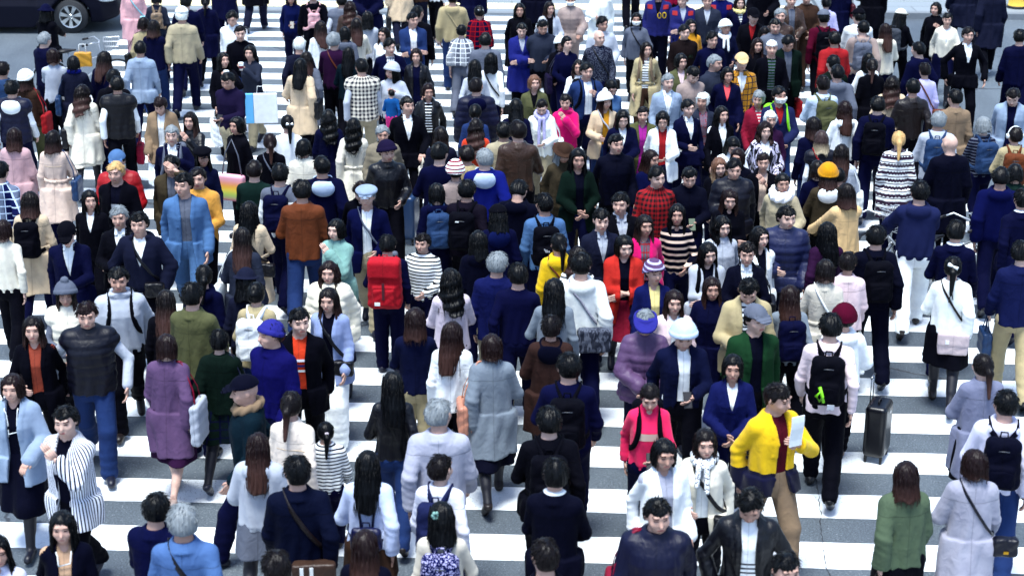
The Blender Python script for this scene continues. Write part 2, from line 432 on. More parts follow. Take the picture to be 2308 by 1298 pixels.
TZ = np.array([.78, .84, .90, .98, 1.06, 1.16, 1.26, 1.33, 1.39, 1.43, 1.465])
TP = {'M': (np.array([.10, .15, .160, .147, .138, .150, .163, .160, .130, .085, .060]), np.array([.08, .105, .115, .105, .100, .112, .120, .112, .092, .070, .060])),
      'F': (np.array([.10, .155, .162, .136, .118, .130, .138, .134, .108, .072, .050]), np.array([.08, .108, .115, .098, .090, .108, .122, .104, .085, .062, .052]))}
TY = np.array([.01, .012, .015, .010, .006, .0, -.005, .005, .015, .02, .018])
def torso(P, J, off=0.0, z0=None, flare=None):
    w, d = TP[J['g']]; dz = J['dz']; z = TZ + dz
    W, D, Z, Yc = w + off, d + off, z.copy(), TY
    return smin(loft(P, Z, W, D, Yc), traps(P, J, off), .04)
def traps(P, J, off):
    dz = J['dz']; m = J['g'] == 'M'; r = None
    for i in (1, -1):
        d = cap(P, (i * .02, .022, 1.412 + dz), J['arm', i][0] + V3(-i * .01, 0, -.006), (.040 if m else .033) + off, (.043 if m else .037) + off); r = d if r is None else np.minimum(r, d)
    return r
def legs(P, J, off=0.0, kn=0.0, an=0.0, stop=None):
    r = None; f = 1.0 if J['g'] == 'M' else .97
    for i in (1, -1):
        H, K, A, T, Hl = J['leg', i]
        d = smin(cap(P, H, K, .082 * f + off, .056 + off + kn), cap(P, K, A, .054 + off + kn, .036 + off + an), .03)
        calf = cap(P, K * .8 + A * .2 + V3(0, .012, 0), K * .45 + A * .55 + V3(0, .012, 0), .052 + off + kn, .045 + off + an * .8)
        d = smin(d, calf, .02)
        r = d if r is None else smin(r, d, .025)
    return r
def arms(P, J, off=0.0, cuff=0.0, stop=1.0, sides=(1, -1)):
    r = None; m = J['g'] == 'M'; k = 1.0 if m else .87
    for i in sides:
        S, E, W = J['arm', i]; W = E + (W - E) * stop
        d = smin(cap(P, S, E, .048 * k + off, .038 * k + off), cap(P, E, W, .038 * k + off, .028 * k + off + cuff), .02)
        r = d if r is None else np.minimum(r, d)
    return r
NECK = V3(0, .02, 1.475)
def head_sdf(P, g='M'):
    f = 1.0 if g == 'M' else .965
    d = smin(ell(P, (0, .012, 1.603), (.077 * f, .095, .094)), ell(P, (0, -.030, 1.545), (.056 * f, .060, .074)), .03)
    d = smin(d, cap(P, (0, -.078, 1.606), (0, -.104, 1.568), .008, .013), .012)
    d = smin(d, cap(P, (-.022, -.083, 1.534), (.022, -.083, 1.534), .010), .008)
    d = smin(d, cap(P, (-.04, -.074, 1.628), (.04, -.074, 1.628), .012), .015)
    for i in (1, -1):
        d = smax(d, -ell(P, (i * .032, -.098, 1.603), (.017, .015, .012)), .012)
        d = smin(d, ell(P, (i * .080 * f, .016, 1.588), (.011, .020, .032)), .008)
        d = smin(d, ell(P, (i * .040, -.058, 1.566), (.024, .024, .022)), .02)
    return d
def headmat(tilt, dz):
    """matrix taking head space to person space"""
    a = R(tilt); c, s = math.cos(a), math.sin(a)
    b = R(YAW[0]); cb, sb = math.cos(b), math.sin(b)
    return np.array([[1, 0, 0], [0, c, -s], [0, s, c]]) @ np.array([[cb, -sb, 0], [sb, cb, 0], [0, 0, 1]])
YAW = [0]
def to_head(P, tilt, dz):
    q = (P - (NECK + V3(0, 0, dz))).astype(np.float32)
    M = headmat(tilt, dz).astype(np.float32)     # forward pitch: rotate about x by +tilt
    return q @ M + NECK.astype(np.float32)
def hand(mb, E, W, side, curl=.5, palm=None):
    """palm, four unequal bent fingers and a thumb that leaves the side of the palm"""
    d = W - E; d /= np.linalg.norm(d)
    n = V3(-side, 0, 0) if palm is None else palm       # palm normal: towards the thigh
    n = n - (n @ d) * d; n /= np.linalg.norm(n) + 1e-9
    t = np.cross(d, n) * side; 
    if t[1] > 0: t = -t                                   # thumb side to the front
    c = W + d * .012
    for k, off in enumerate((-.024, -.008, .008, .024)):
        mb.tube([c + t * off * .7, c + d * .045 + t * off, c + d * .082 + t * off * 1.05], [.013, .0125, .0095], n=6)
    for k, (off, L) in enumerate(((.026, .068), (.009, .076), (-.008, .071), (-.024, .056))):
        p = c + d * .078 + t * off; pts = [p - d * .01]; dd = d.copy(); a = 0
        for s_, q in enumerate((.45, .32, .25)):
            a = curl * (.35 + .45 * s_) ; dd = dd * math.cos(a) + n * math.sin(a); dd /= np.linalg.norm(dd)
            p = p + dd * L * q; pts.append(p)
        mb.tube(pts, [.0092, .0088, .0078, .0062], n=6)
    p = c + d * .018 + t * .028; th = (d * .75 + t * .55 + n * .25); th /= np.linalg.norm(th)
    mb.tube([c + d * .005 + t * .015, p, p + th * .03, p + th * .03 + (d * .9 + n * .35) * .026], [.013, .0125, .0105, .0075], n=6)

BODY = {}
def body_mesh(J, key, tilt, fine):
    k = (key, tilt, fine, YAW[0])
    if k in BODY: return BODY[k]
    g = J['g']; dz = J['dz']
    def f(P):
        d = torso(P, J, -.012)
        d = smin(d, legs(P, J, -.004), .04)
        d = smin(d, arms(P, J, -.003), .03)
        for i in (1, -1):
            H, K, A, T, Hl = J['leg', i]; d = smin(d, smin(cap(P, A, T, .034, .022), cap(P, A, Hl, .034, .024), .02), .02)
        Q = to_head(P, tilt, dz)
        nk = cap(P, (0, .028, 1.40 + dz), (0, .012, 1.53 + dz), .058 if g == 'M' else .048, .054 if g == 'M' else .045)
        return smin(smin(d, nk, .03), head_sdf(Q, g), .022)
    h = .0085 if fine else .0125; q = .022
    xs = axis(-.50, .50, q, (-.11, .11, h)); ys = axis(-.52, .40, q, (-.17, .13, h)); zs = axis(-.02, 1.78, q, (1.44, 1.78, h))
    V, F = poly(f, xs, ys, zs)
    # face features get their own material index
    Q = to_head(V.astype(np.float32), tilt, dz); C = Q[F].mean(1)
    mi = np.zeros(len(F), np.int32); fr = C[:, 1] < -.05
    for i in (1, -1):
        e = ((C[:, 0] - i * .032) / .015) ** 2 + ((C[:, 2] - 1.602) / .0065) ** 2 < 1; mi[e & fr] = 1
        b = (np.abs(C[:, 0] - i * .034) < .019) & (np.abs(C[:, 2] - 1.627 + .0) < .0055); mi[b & fr] = 1
    l = (np.abs(C[:, 0]) < .021) & (np.abs(C[:, 2] - 1.534) < .0075); mi[l & fr] = 2
    n0 = len(F); mb = MB()
    for i in (1, -1):
        S, E, W = J['arm', i]; pal = None; cu = .55
        if key[1] in ('ph', 'cr', 'ch', 'hd', 'cup', 'pap', 'hb') and W[2] > 1.0 + dz: pal = V3(-i * .3, .6 if key[1] != 'cr' else .9, -.1 if key[1] != 'ph' else .8); cu = .75 if key[1] in ('cup', 'hb', 'pap') else .4
        if key[1] in ('ext', 'ext2', 'bag') and W[2] > .95: pal = V3(0, .1, -1); cu = .9
        hand(mb, E, W, i, cu, pal)
    Vh = np.concatenate(mb.V); Fh = np.array([f if len(f) == 4 else (*f, f[-1]) for f in mb.F]) + len(V)
    Vh2 = np.concatenate([V, Vh]); 
    Fq = np.concatenate([F, Fh])
    me = mesh_mixed('person_body', Vh2, Fq, np.concatenate([mi, np.zeros(len(Fh), np.int32)]))
    BODY[k] = me; return me
def mesh_mixed(name, V, F, mi=None):
    """quads, some of them triangles written with a repeated last index"""
    me = bpy.data.meshes.new(name); F = np.asarray(F); tri = F[:, 2] == F[:, 3]
    cnt = np.where(tri, 3, 4); start = np.concatenate([[0], np.cumsum(cnt)[:-1]]).astype(np.int32)
    keep = np.ones(F.shape, bool); keep[tri, 3] = False
    L = F[keep].astype(np.int32)
    me.vertices.add(len(V)); me.vertices.foreach_set('co', np.asarray(V, np.float32).ravel())
    me.loops.add(len(L)); me.loops.foreach_set('vertex_index', L)
    me.polygons.add(len(F)); me.polygons.foreach_set('loop_start', start)
    me.polygons.foreach_set('use_smooth', np.ones(len(F), bool))
    if mi is not None: me.polygons.foreach_set('material_index', mi.astype(np.int32))
    me.update(calc_edges=True); return me

# ------------------------------------------------------------------ clothes
def folds(P, seed, amp):
    r = random.Random(seed); d = 0
    for _ in range(4):
        k = np.array([r.uniform(-18, 18), r.uniform(-18, 18), r.uniform(-14, 14)], np.float32); d = d + np.sin(P @ k + r.uniform(0, 6))
    return d * amp * .25
OFF = dict(sw=.015, sh=.014, hd=.024, jk=.022, bz=.018, ct=.026, tr=.024, pf=.032, vs=.028, cd=.022, dn=.018, lj=.019, sl=.028)
HEM = dict(sw=.86, sh=.83, hd=.85, jk=.84, bz=.77, ct=.54, tr=.50, pf=.80, vs=.84, cd=.72, dn=.88, lj=.89, sl=.95)
COLLAR = {'sh', 'jk', 'bz', 'tr', 'ct', 'dn', 'lj', 'pf', 'vs'}
OPEN = {'bz': 'v', 'cd': 'o', 'lj': 'o', 'dn': 'o', 'jk': 'v', 'ct': 'v', 'tr': 'o', 'pf': 'v'}
VQ = set()
def top_fn(kind, J, seed=0, inner=False, opened=False, hood=False, collar=True, hem=None, sleeves=True, off=None, amp=.008):
    dz = J['dz']; g = J['g']; off = OFF[kind] if off is None else off
    hem = (HEM[kind] if hem is None else hem) + dz * .4
    r = random.Random(seed); ph = r.uniform(0, 6); nf = r.choice((5, 6, 7))
    w, dd = TP[g]; z = TZ + dz; W = w + off; D = dd + off
    long = hem < .80
    # garments hang from chest and hips rather than following the waist
    boxy = {'tr': 0, 'pf': .6, 'bz': .5, 'sh': .8, 'sw': .7, 'lj': .4, 'dn': .6}.get(kind, .9)
    wi = np.interp(z, [z[0], z[2], z[6]], [W[2], W[2], W[6]]); di = np.interp(z, [z[0], z[2], z[6]], [D[2], D[2], D[6]])
    W = np.where(z < z[6], np.maximum(W, W + (wi - W) * boxy), W); D = np.where(z < z[6], np.maximum(D, D + (di - D) * boxy), D)
    if hem < z[2]:
        fl = .035 if kind in ('ct', 'bz', 'pf') else (.075 if kind == 'tr' else .03)
        if kind == 'sl': fl = .0
        k = (z[2] - hem) / .4
        zz = np.concatenate([[hem], z[2:]]); W = np.concatenate([[W[2] + fl * k], W[2:]]); D = np.concatenate([[D[2] + fl * k + .03 * k], D[2:]]); Y = np.concatenate([[TY[2]], TY[2:]])
    else:
        zz = np.concatenate([[hem], z[z > hem]]); W = np.interp(zz, z, W); D = np.interp(zz, z, D); Y = np.interp(zz, z, TY)
    if kind == 'sl':
        W = W + np.interp(zz, [.9, 1.1, 1.38, 1.45], [.07, .07, .03, 0]); D = D + np.interp(zz, [.9, 1.2, 1.4], [.05, .03, 0])
    def f(P):
        th = np.arctan2(P[:, 0], P[:, 1]); zf = np.clip((1.2 - P[:, 2]) / .6, 0, 1)
        d = loft(P, zz, W, D, Y)
        if long:
            lg = legs(P, J, off + .02, .02, .03)
            d = np.where(P[:, 2] < .95, smin(d, np.maximum(lg, hem - P[:, 2]), .12), d)
        if kind == 'sl': sl = arms(P, J, .03, .02, .45)
        elif sleeves: sl = arms(P, J, off - .004 + (.008 if kind in ('ct', 'pf', 'hd') else 0), .012 if kind not in ('sh',) else .006, .97)
        else:
            sl = None
            for i in (1, -1):
                S, E, W_ = J['arm', i]; q = cap(P, S, S + (E - S) * .12, .056 + off, .052 + off); sl = q if sl is None else np.minimum(sl, q)
        if sleeves and kind != 'sl' and amp > .004:
            for i in (1, -1):
                S, E, W_ = J['arm', i]; ax_ = (W_ - E) / (np.linalg.norm(W_ - E) + 1e-6); q = P - E.astype(np.float32)
                sl = sl + .0045 * np.sin((q @ ax_.astype(np.float32)) * 95 + P[:, 0] * 30) * np.exp(-(q ** 2).sum(1) / .012)
                q = P - W_.astype(np.float32); sl = sl + .0035 * np.sin((q @ ax_.astype(np.float32)) * 130) * np.exp(-(q ** 2).sum(1) / .006)
        d = smin(d, traps(P, J, off), .035); d = smin(d, sl, np.interp(P[:, 2], [1.12 + dz, 1.34 + dz], [.007, .035]))
        if long: d = d + np.sin(th * nf + ph) * .011 * zf
        d = d + folds(P, seed, amp)
        if amp > .004:   # long soft drapes that grow towards the hem
            zl = np.clip((1.30 - P[:, 2]) / .4, 0, 1); d = d + amp * .9 * zl * np.sin(th * (nf + 3) + np.sin(P[:, 2] * 9 + ph) * 1.6 + ph * 2)
        if kind == 'pf' and seed in VQ: d = d - .007 * np.sqrt(np.abs(np.sin(th * 11))) * (P[:, 2] < 1.38)
        elif kind in ('pf', 'vs'): d = d - .009 * np.sqrt(np.abs(np.sin(P[:, 2] * math.pi / .085)))
        # waist rib
        if kind in ('hd', 'sw') and not inner: d = d + .008 * (P[:, 2] < hem + .04)
        # opening in front
        if opened:
            if OPEN.get(kind, 'v') == 'o': hw = np.interp(P[:, 2], [hem, .95, 1.25, 1.45], [.085, .05, .045, .065])
            elif kind in ('jk', 'pf', 'ct'): hw = np.interp(P[:, 2], [1.12 + dz, 1.44 + dz], [-.02, .06])
            else: hw = np.interp(P[:, 2], [1.02 + dz, 1.44 + dz], [-.03, .072])
            ax = np.abs(P[:, 0] - .006)
            if kind in ('bz', 'ct', 'tr', 'cd', 'dn', 'lj', 'jk'):
                d = d - .007 * ((ax < hw + .045) & (P[:, 1] < -.02) & (P[:, 2] > 1.14 + dz) & (hw > 0))
            d = smax(d, np.minimum(hw - ax, -P[:, 1] - .0) , .0015)
        # neck hole
        nr = .060 if g == 'M' else .052
        if inner: nr += .004
        d = smax(d, -cap(P, (0, .02, 1.435 + dz), (0, -.0, 1.62 + dz), nr, nr + .02), .008)
        if kind == 'sw' and g == 'F' : d = smax(d, -ell(P, (0, -.08, 1.43 + dz), (.06, .05, .035)), .008)
        if collar and kind in COLLAR:
            q = np.sqrt((P[:, 0]) ** 2 + ((P[:, 1] - .018) * .95) ** 2); hgt = P[:, 2] - 1.435 - dz
            rr = nr + (.005 if inner else .014) + np.clip(.03 - hgt, 0, .05) * .55
            c = np.maximum(np.abs(q - rr) - .009, np.abs(hgt - .004) - .036)
            if opened or kind in ('sh', 'dn', 'bz'): c = np.maximum(c, np.minimum((.020 if inner or kind == 'sh' else .050) - np.abs(P[:, 0]), -P[:, 1]))
            d = smin(d, c, .008)
        if hood:
            hq = ell(P, (0, .098, 1.405 + dz), (.125, .062, .085))
            ring_q = np.stack([P[:, 0], P[:, 1] - .02, P[:, 2] - 1.435 - dz + (P[:, 1]) * .30], 1)
            rad = np.linalg.norm(ring_q[:, :2] * np.array([1, .95]), axis=1) - .088
            ring = np.sqrt(rad ** 2 + ring_q[:, 2] ** 2) - .030
            ring = np.maximum(ring, -P[:, 1] - .085)
            if opened: ring = np.maximum(ring, np.minimum(.062 - np.abs(P[:, 0]), -P[:, 1]))
            hh = smin(hq, ring, .03); hh = smax(hh, -ell(P, (0, .075, 1.475 + dz), (.085, .045, .05)), .02)
            d = smin(d, hh, .015)
        return np.maximum(d, hem - P[:, 2] + .006 * np.sin(th * 5 + ph))
    return f, hem
def bounds(J, hem):
    pts = np.array([p for i in (1, -1) for p in J['arm', i]]); lo = pts.min(0) - .11; hi = pts.max(0) + .11
    return (min(lo[0], -.30), max(hi[0], .30)), (min(lo[1], -.28), max(hi[1], .30)), (hem - .04, 1.55 + J['dz'] if hi[2] < 1.7 else hi[2])
def mesh_fn(name, f, bx, by, bz_, h):
    V, F = poly(f, axis(bx[0], bx[1], h), axis(by[0], by[1], h), axis(bz_[0], bz_[1], h * 1.1))
    return mesh_np(name, V, F) if len(V) else None

def bottom_fn(kind, col, J, seed, hemz=None, wide=0.0):
    dz = J['dz']; w, d_ = TP[J['g']]; z = TZ + dz; off = .012
    if kind == 't':
        def f(P):
            up = loft(P, z[:6], w[:6] + off, d_[:6] + off, TY[:6]); up = np.maximum(up, P[:, 2] - 1.0 - dz)
            lg = legs(P, J, off + .004 + wide * .3, .006 + wide, .018 + wide * 1.5)
            d = smin(up, lg, .03) + folds(P, seed, .007)
            d = d - .004 * np.sin(P[:, 2] * 75 + seed) * np.clip((.45 - P[:, 2]) / .3, 0, 1)
            for i in (1, -1):
                A = J['leg', i][2]; near = (P[:, 0] * i > 0)
                fl = A[2] - .035
                d = np.where(near, np.maximum(d, fl - P[:, 2]), d)
            return d
        return f, 0.0
    hem = hemz if hemz is not None else .50
    def f(P):
        th = np.arctan2(P[:, 0], P[:, 1])
        zz = np.array([hem, .9 + dz, 1.0 + dz]); fl = .06 if kind == 'k' else .1
        d = loft(P, zz, np.array([w[2] + fl, w[2] + off, w[3] + off]), np.array([d_[2] + fl, d_[2] + off, d_[3] + off]), np.array([.0, .012, .01]))
        d = smin(d, np.maximum(legs(P, J, .03, .03, .03), hem - P[:, 2]), .10)
        d = d + np.sin(th * (20 if col == 'pleat' else 7) + seed) * .009 * np.clip((.95 - P[:, 2]) / .4, 0, 1)
        return np.maximum(d, np.maximum(hem - P[:, 2], P[:, 2] - 1.0 - dz))
    return f, hem
def shoe_mesh(J, kind, side):
    def f(P):
        r = None
        for i in (side,):
            H, K, A, T, Hl = J['leg', i]
            sole = smin(cap(P, Hl - V3(0, 0, -.004), T, .036, .033), cap(P, (Hl + T) / 2 + V3(0, 0, .02), T + V3(0, .02, .012), .040, .034), .02)
            up = cap(P, A + V3(0, 0, .01 if kind == 'low' else .08), (A + Hl) / 2, .044, .042)
            d = smin(sole, up, .025)
            if kind == 'low': d = smax(d, P[:, 2] - (A[2] + .02), .01)
            r = d if r is None else np.minimum(r, d)
        return r
    A = np.array([p for i in (side,) for p in J['leg', i][2:]])
    lo, hi = A.min(0) - .07, A.max(0) + .10
    return mesh_fn('shoe', f, (lo[0], hi[0]), (lo[1], hi[1]), (-.02, hi[2]), .0125)

# ------------------------------------------------------------------ hair and hats, in head space
def hair_fn(st, seed, g):
    r = random.Random(seed); f = 1.0 if g == 'M' else .97
    part = r.uniform(-.03, .03)
    def shell(P, o): return smin(ell(P, (0, .014, 1.604), ((.077 + o) * f, .094 + o, .092 + o)), ell(P, (0, .03, 1.57), ((.070 + o) * f, .075 + o, .07 + o)), .02)
    k = [np.array([r.uniform(-60, 60), r.uniform(-60, 60), r.uniform(-25, 25)], np.float32) for _ in range(3)]
    def lump(P, a): return a * (np.sin(P @ k[0]) + np.sin(P @ k[1] + 1) + np.sin(P @ k[2] + 2)) / 3
    def strands(P, a): 
        th = np.arctan2(P[:, 0] - part, P[:, 1] - .01); return a * np.sin(th * 23 + np.sin(P[:, 2] * 30) * .8) + a * .6 * np.sin(th * 41 + seed)
    def fn(P):
        x, y, z = P[:, 0], P[:, 1], P[:, 2]
        face = np.maximum(np.maximum(-(y) - .150, y + .012), z - 1.652 - .25 * np.abs(x) * 0)      # negative inside the face opening
        if st in 's':
            d = shell(P, .016) + lump(P, .009) + strands(P, .003)
            fr = 1.640 + .010 * np.sin((x + part) * 40)
            d = smax(d, -np.maximum(y + .022 + .25 * (z - 1.6), z - fr), .012)                      # forehead and face
            d = smax(d, 1.548 - z + np.clip(-y * .55, -.03, .05), .012)                                 # nape
            d = smax(d, -np.maximum(np.maximum(y - .045, -y - .02), z - 1.588), .01)                 # round the ears
        elif st == 'c':
            d = shell(P, .024) + lump(P, .010) + .004 * np.sin(x * 150) * np.sin(y * 150) * np.sin(z * 150)
            d = smax(d, -np.maximum(y + .030, z - 1.645), .012); d = smax(d, 1.525 - z - y * .2, .012)
        elif st in 'pu':
            d = shell(P, .014) + strands(P, .002)
            d = smax(d, -np.maximum(y + .03 + .5 * (z - 1.6), z - 1.645), .012); d = smax(d, 1.53 - z - np.clip(y * .2, 0, .02), .012)
            if st == 'p':
                t = smin(cap(P, (0, .105, 1.60), (0, .135, 1.55), .022, .034), cap(P, (0, .135, 1.55), (r.uniform(-.02, .02), .165, 1.33), .034, .016), .02)
                d = smin(d, t + strands(P, .002), .015)
            else: d = smin(d, ell(P, (0, .105, 1.60), (.042, .036, .040)) + lump(P, .004), .012)
        else:
            bot = {'b': 1.485, 'm': 1.395, 'l': 1.20, 'w': 1.21}[st] + r.uniform(-.02, .02)
            zz = np.array([1.19, 1.30, 1.40, 1.47, 1.53, 1.58]) 
            w = np.array([.098, .112, .113, .102, .095, .089]) * (1 if st != 'b' else .98); D = np.array([.165, .160, .150, .128, .112, .104])
            if st in 'w': w = w + .012
            wav = .011 * np.sin(z * 55 + x * 12) if st == 'w' else 0
            low = loft(P, np.concatenate([[1.10], zz]), np.concatenate([[.085], w]), np.concatenate([[.15], D]), np.array([.02] * 7), 2.2) + wav
            d = smin(shell(P, .017), np.maximum(low, z - 1.62), .03) + strands(P, .0035)
            if st == 'w': d = d + lump(P, .008)
            hw = np.interp(z, [1.2, 1.45, 1.56, 1.62, 1.655], [.075, .066, .060, .058, .03])
            d = smax(d, -np.maximum(np.maximum(np.abs(x + part * .3) - hw, y + .02), z - 1.656), .012)
            inner = loft(P, np.array([1.0, 1.30, 1.42, 1.47, 1.54]), np.array([.17, .16, .085, .058, .060]), np.array([.135, .125, .085, .060, .07]), np.array([.01] * 5), 2.2)
            d = smax(d, -inner, .008)
            d = smax(d, bot - z + .012 * np.sin(x * 55 + seed) + (.05 * np.abs(x) / .1 if st in 'lw' else 0) + (np.clip(-y, 0, .1) * .3), .01)
        if st not in 'n': d = d + .007 * np.exp(-((x - part - .01) / .005) ** 2) * (z > 1.64) * (y < .06)
        return d
    return fn
HAIR = {}
def strands_mesh(st, fn, seed, n):
    # thin tapering locks lying on the hair, with ragged tips
    r = random.Random(seed * 31 + 7); mb = MB(); ctr = np.array([0, .012, 1.60])
    bot = {'b': 1.475, 'm': 1.385, 'l': 1.20, 'w': 1.20}.get(st)
    paths = []
    if bot:
        k = 9; Q = []; ZZ = []
        for _ in range(n):
            ph = r.uniform(-2.15, 2.15) if st == 'b' else r.uniform(-2.3, 2.3)
            z0 = r.uniform(1.50, 1.68); z1 = bot + r.uniform(-.028, .05) + (.05 if abs(ph) > 1.2 and st in 'lw' else 0)
            zz = np.linspace(z0, z1, k); w = np.linspace(0, r.uniform(-.12, .12), k)
            Q.append(np.stack([np.sin(ph + w) * .12, np.cos(ph + w) * .15 + .01, zz], 1))
        Q = np.array(Q); pq = push_out(fn, Q.reshape(-1, 3), .0002, it=8).astype(float).reshape(Q.shape); pq[:, :, 2] = Q[:, :, 2]
        for p, q in zip(Q, pq):
            for i in range(1, k):
                if np.linalg.norm(q[i, :2] - q[i - 1, :2]) > .035: q[i, :2] = q[i - 1, :2]
            q[-1, :2] *= r.uniform(.97, 1.04); paths.append((q, .0026 if n > 100 else .004))
    else:
        P0 = []; D0 = []
        for _ in range(n):
            a, e = r.uniform(-math.pi, math.pi), r.uniform(-.25, 1.4)
            d = np.array([math.sin(a) * math.cos(e), math.cos(a) * math.cos(e), math.sin(e)]); p0 = ctr + d * .10
            if d[1] < -.25 and p0[2] < 1.665: continue
            if p0[2] < 1.565 and st != 'c': p0[2] = 1.565 + r.uniform(0, .04)
            P0.append(p0); D0.append(d)
        PP_ = push_out(fn, np.array(P0), .0, it=8).astype(float)
        for p, d in zip(PP_, D0):
            whorl = np.cross(d, [0, 0, 1]); tn = np.array([0, 0, -1]) + d * d[2] + whorl * .35; tn /= np.linalg.norm(tn) + 1e-6
            L = r.uniform(.022, .045) if st in 'sc' else .03; lift = .14 if st in 'sc' else .05
            paths.append((np.array([p - d * .004, p + tn * L * .45 + d * L * lift * .8, p + tn * L + d * L * lift * .7]), .0032 if n > 100 else .0042))
    for q, w in paths:
        m = len(q); mb.tube(q, [w * (1 - .8 * (i / (m - 1)) ** 2) for i in range(m)], n=4)
    return np.concatenate(mb.V), mb.F

def hair_mesh(st, seed, g, fine):
    key = (st, seed, g, fine)
    if key not in HAIR:
        h = .0095 if fine else .013
        by = (-.17, .23); bz_ = ((1.08 if st in 'lw' else 1.28 if st in 'mp' else 1.42), 1.76)
        fn = hair_fn(st, seed, g)
        V, F = poly(fn, axis(-.16, .16, h), axis(*by, h), axis(*bz_, h * 1.1))
        Vs, Fs = strands_mesh(st, fn, seed, (190 if fine else 50) if st not in 'pu' else (60 if fine else 16))
        Fs = np.array([f if len(f) == 4 else (*f, f[-1]) for f in Fs]) + len(V)
        HAIR[key] = mesh_mixed('hair', np.concatenate([V, Vs]), np.concatenate([F, Fs]))
    return HAIR[key]
HATS = {}
def hat_fn(k):
    def crown(P, o, cut, top=0.0): return smax(ell(P, (0, .012, 1.610 + top), (.079 + o, .097 + o, .094 + o)), cut - P[:, 2], .008)
    def brimz(P, cz, a, b, t, y0=0.0): return np.maximum(np.sqrt((P[:, 0] / a) ** 2 + ((P[:, 1] - .012 - y0) / b) ** 2) * min(a, b) - min(a, b), np.abs(P[:, 2] - cz) - t)
    def fn(P):
        x, y, z = P[:, 0], P[:, 1], P[:, 2]
        if k in ('knit', 'pom', 'beanie'):
            o = .021 if k == 'beanie' else .038; cut = 1.603 - y * .48
            d = ell(P, (0, .014, 1.606), (.077 + o, .094 + o, .094 + o)) - .0025 * np.sin(np.arctan2(x, y) * 26)
            d = smax(d, cut - z, .006)
            d = smin(d, np.maximum(np.abs(ell(P, (0, .014, 1.606), (.079 + o, .096 + o, .097 + o))) - .006, np.abs(z - cut - .020) - .022), .006)
            if k == 'pom': d = smin(d, ell(P, (0, .02, 1.745), (.042, .042, .038)) + .004 * np.sin(x * 190) * np.sin(y * 190) * np.sin(z * 190), .006)
            return d
        if k == 'bandana': return crown(P, .012, 1.64 ) 
        if k == 'cap':
            d = crown(P, .024, 1.636, .004)
            v = np.maximum(brimz(P, 1.650, .078, .085, .005, -.105) , y + .04); tilt = np.abs(z - 1.650 - (y + .09) * .30) - .005
            v = np.maximum(np.sqrt((x / .078) ** 2 + ((y + .088) / .090) ** 2) * .078 - .078, tilt); v = np.maximum(v, y + .05)
            return smin(d, v, .006)
        if k == 'flat':
            d = np.maximum(ell(P, (0, .005, 1.668), (.122, .135, .048)), 1.640 - z)
            v = np.maximum(np.sqrt((x / .075) ** 2 + ((y + .095) / .07) ** 2) * .07 - .07, np.abs(z - 1.650 - (y + .09) * .25) - .005)
            return smin(d, v, .01)
        if k in ('bucket', 'brim', 'bowler'):
            d = crown(P, .022, 1.64, .010 if k != 'bowler' else .02)
            a = .150 if k != 'bowler' else .135
            q = np.sqrt((x / a) ** 2 + ((y - .012) / (a + .015)) ** 2)
            dr = .30 if k == 'bucket' else .10
            b = np.maximum((q - 1) * a, np.abs(z - 1.655 + np.clip(q - .6, 0, 1) * dr * .35) - .006)
            return smin(d, b, .012)
        if k == 'visor':
            d = np.maximum(np.abs(ell(P, (0, .012, 1.61), (.108, .126, .12))) - .010, np.abs(z - 1.650) - .020)
            tilt = np.abs(z - 1.650 - (y + .08) * .45) - .011
            v = np.maximum(np.sqrt((x / .115) ** 2 + ((y + .085) / .125) ** 2) * .11 - .11, tilt); v = np.maximum(v, y + .045)
            return smin(d, v, .006)
    return fn
def hat_mesh(k):
    if k not in HATS: HATS[k] = mesh_fn('hat', hat_fn(k), (-.19, .19), (-.25, .20), (1.56, 1.80), .0095)
    return HATS[k]
# ------------------------------------------------------------------ building one person
FAB = dict(sw='knit', sh='woven', hd='knit', jk='woven', bz='woven', ct='woven', tr='woven', pf='puffer', vs='puffer', cd='knit', dn='denim', lj='leather', sl='knit')
def parse_top(s):
    sl = None; inner = None
    if '*' in s: s, sl = s.split('*')
    if '/' in s: s, inner = s.split('/')
    p = s.split('.'); col = p[1]; pat = p[2] if len(p) > 2 else None; c2 = p[3] if len(p) > 3 else None
    if inner:
        q = inner.split('.'); inner = (q[0], q[1] if len(q) > 1 else None, q[2] if len(q) > 2 else None)
    return p[0], col, pat, c2, inner, sl
def push_out(f, p, out=.006, c=None, it=12):
    """move points onto the surface of a garment"""
    p = np.asarray(p, np.float32).copy(); e = .01
    for _ in range(it):
        d = f(p); g = np.stack([f(p + np.array(v, np.float32) * e) - f(p - np.array(v, np.float32) * e) for v in ((1, 0, 0), (0, 1, 0), (0, 0, 1))], 1)
        n = np.linalg.norm(g, axis=1)[:, None] + 1e-6; g = g / n
        st = np.clip(out - d, -.02, .05); p += g * st[:, None] * .8
    return p
def resample(pts, n):
    pts = np.asarray(pts, float); s = np.concatenate([[0], np.cumsum(np.linalg.norm(np.diff(pts, axis=0), axis=1))])
    t = np.linspace(0, s[-1], n); return np.stack([np.interp(t, s, pts[:, i]) for i in range(3)], 1)
def strap_path(f, ctrl, n=22, out=.008):
    p = push_out(f, resample(ctrl, n), out)
    for _ in range(3): p[1:-1] = (p[:-2] + 2 * p[1:-1] + p[2:]) / 4
    return p.astype(float)
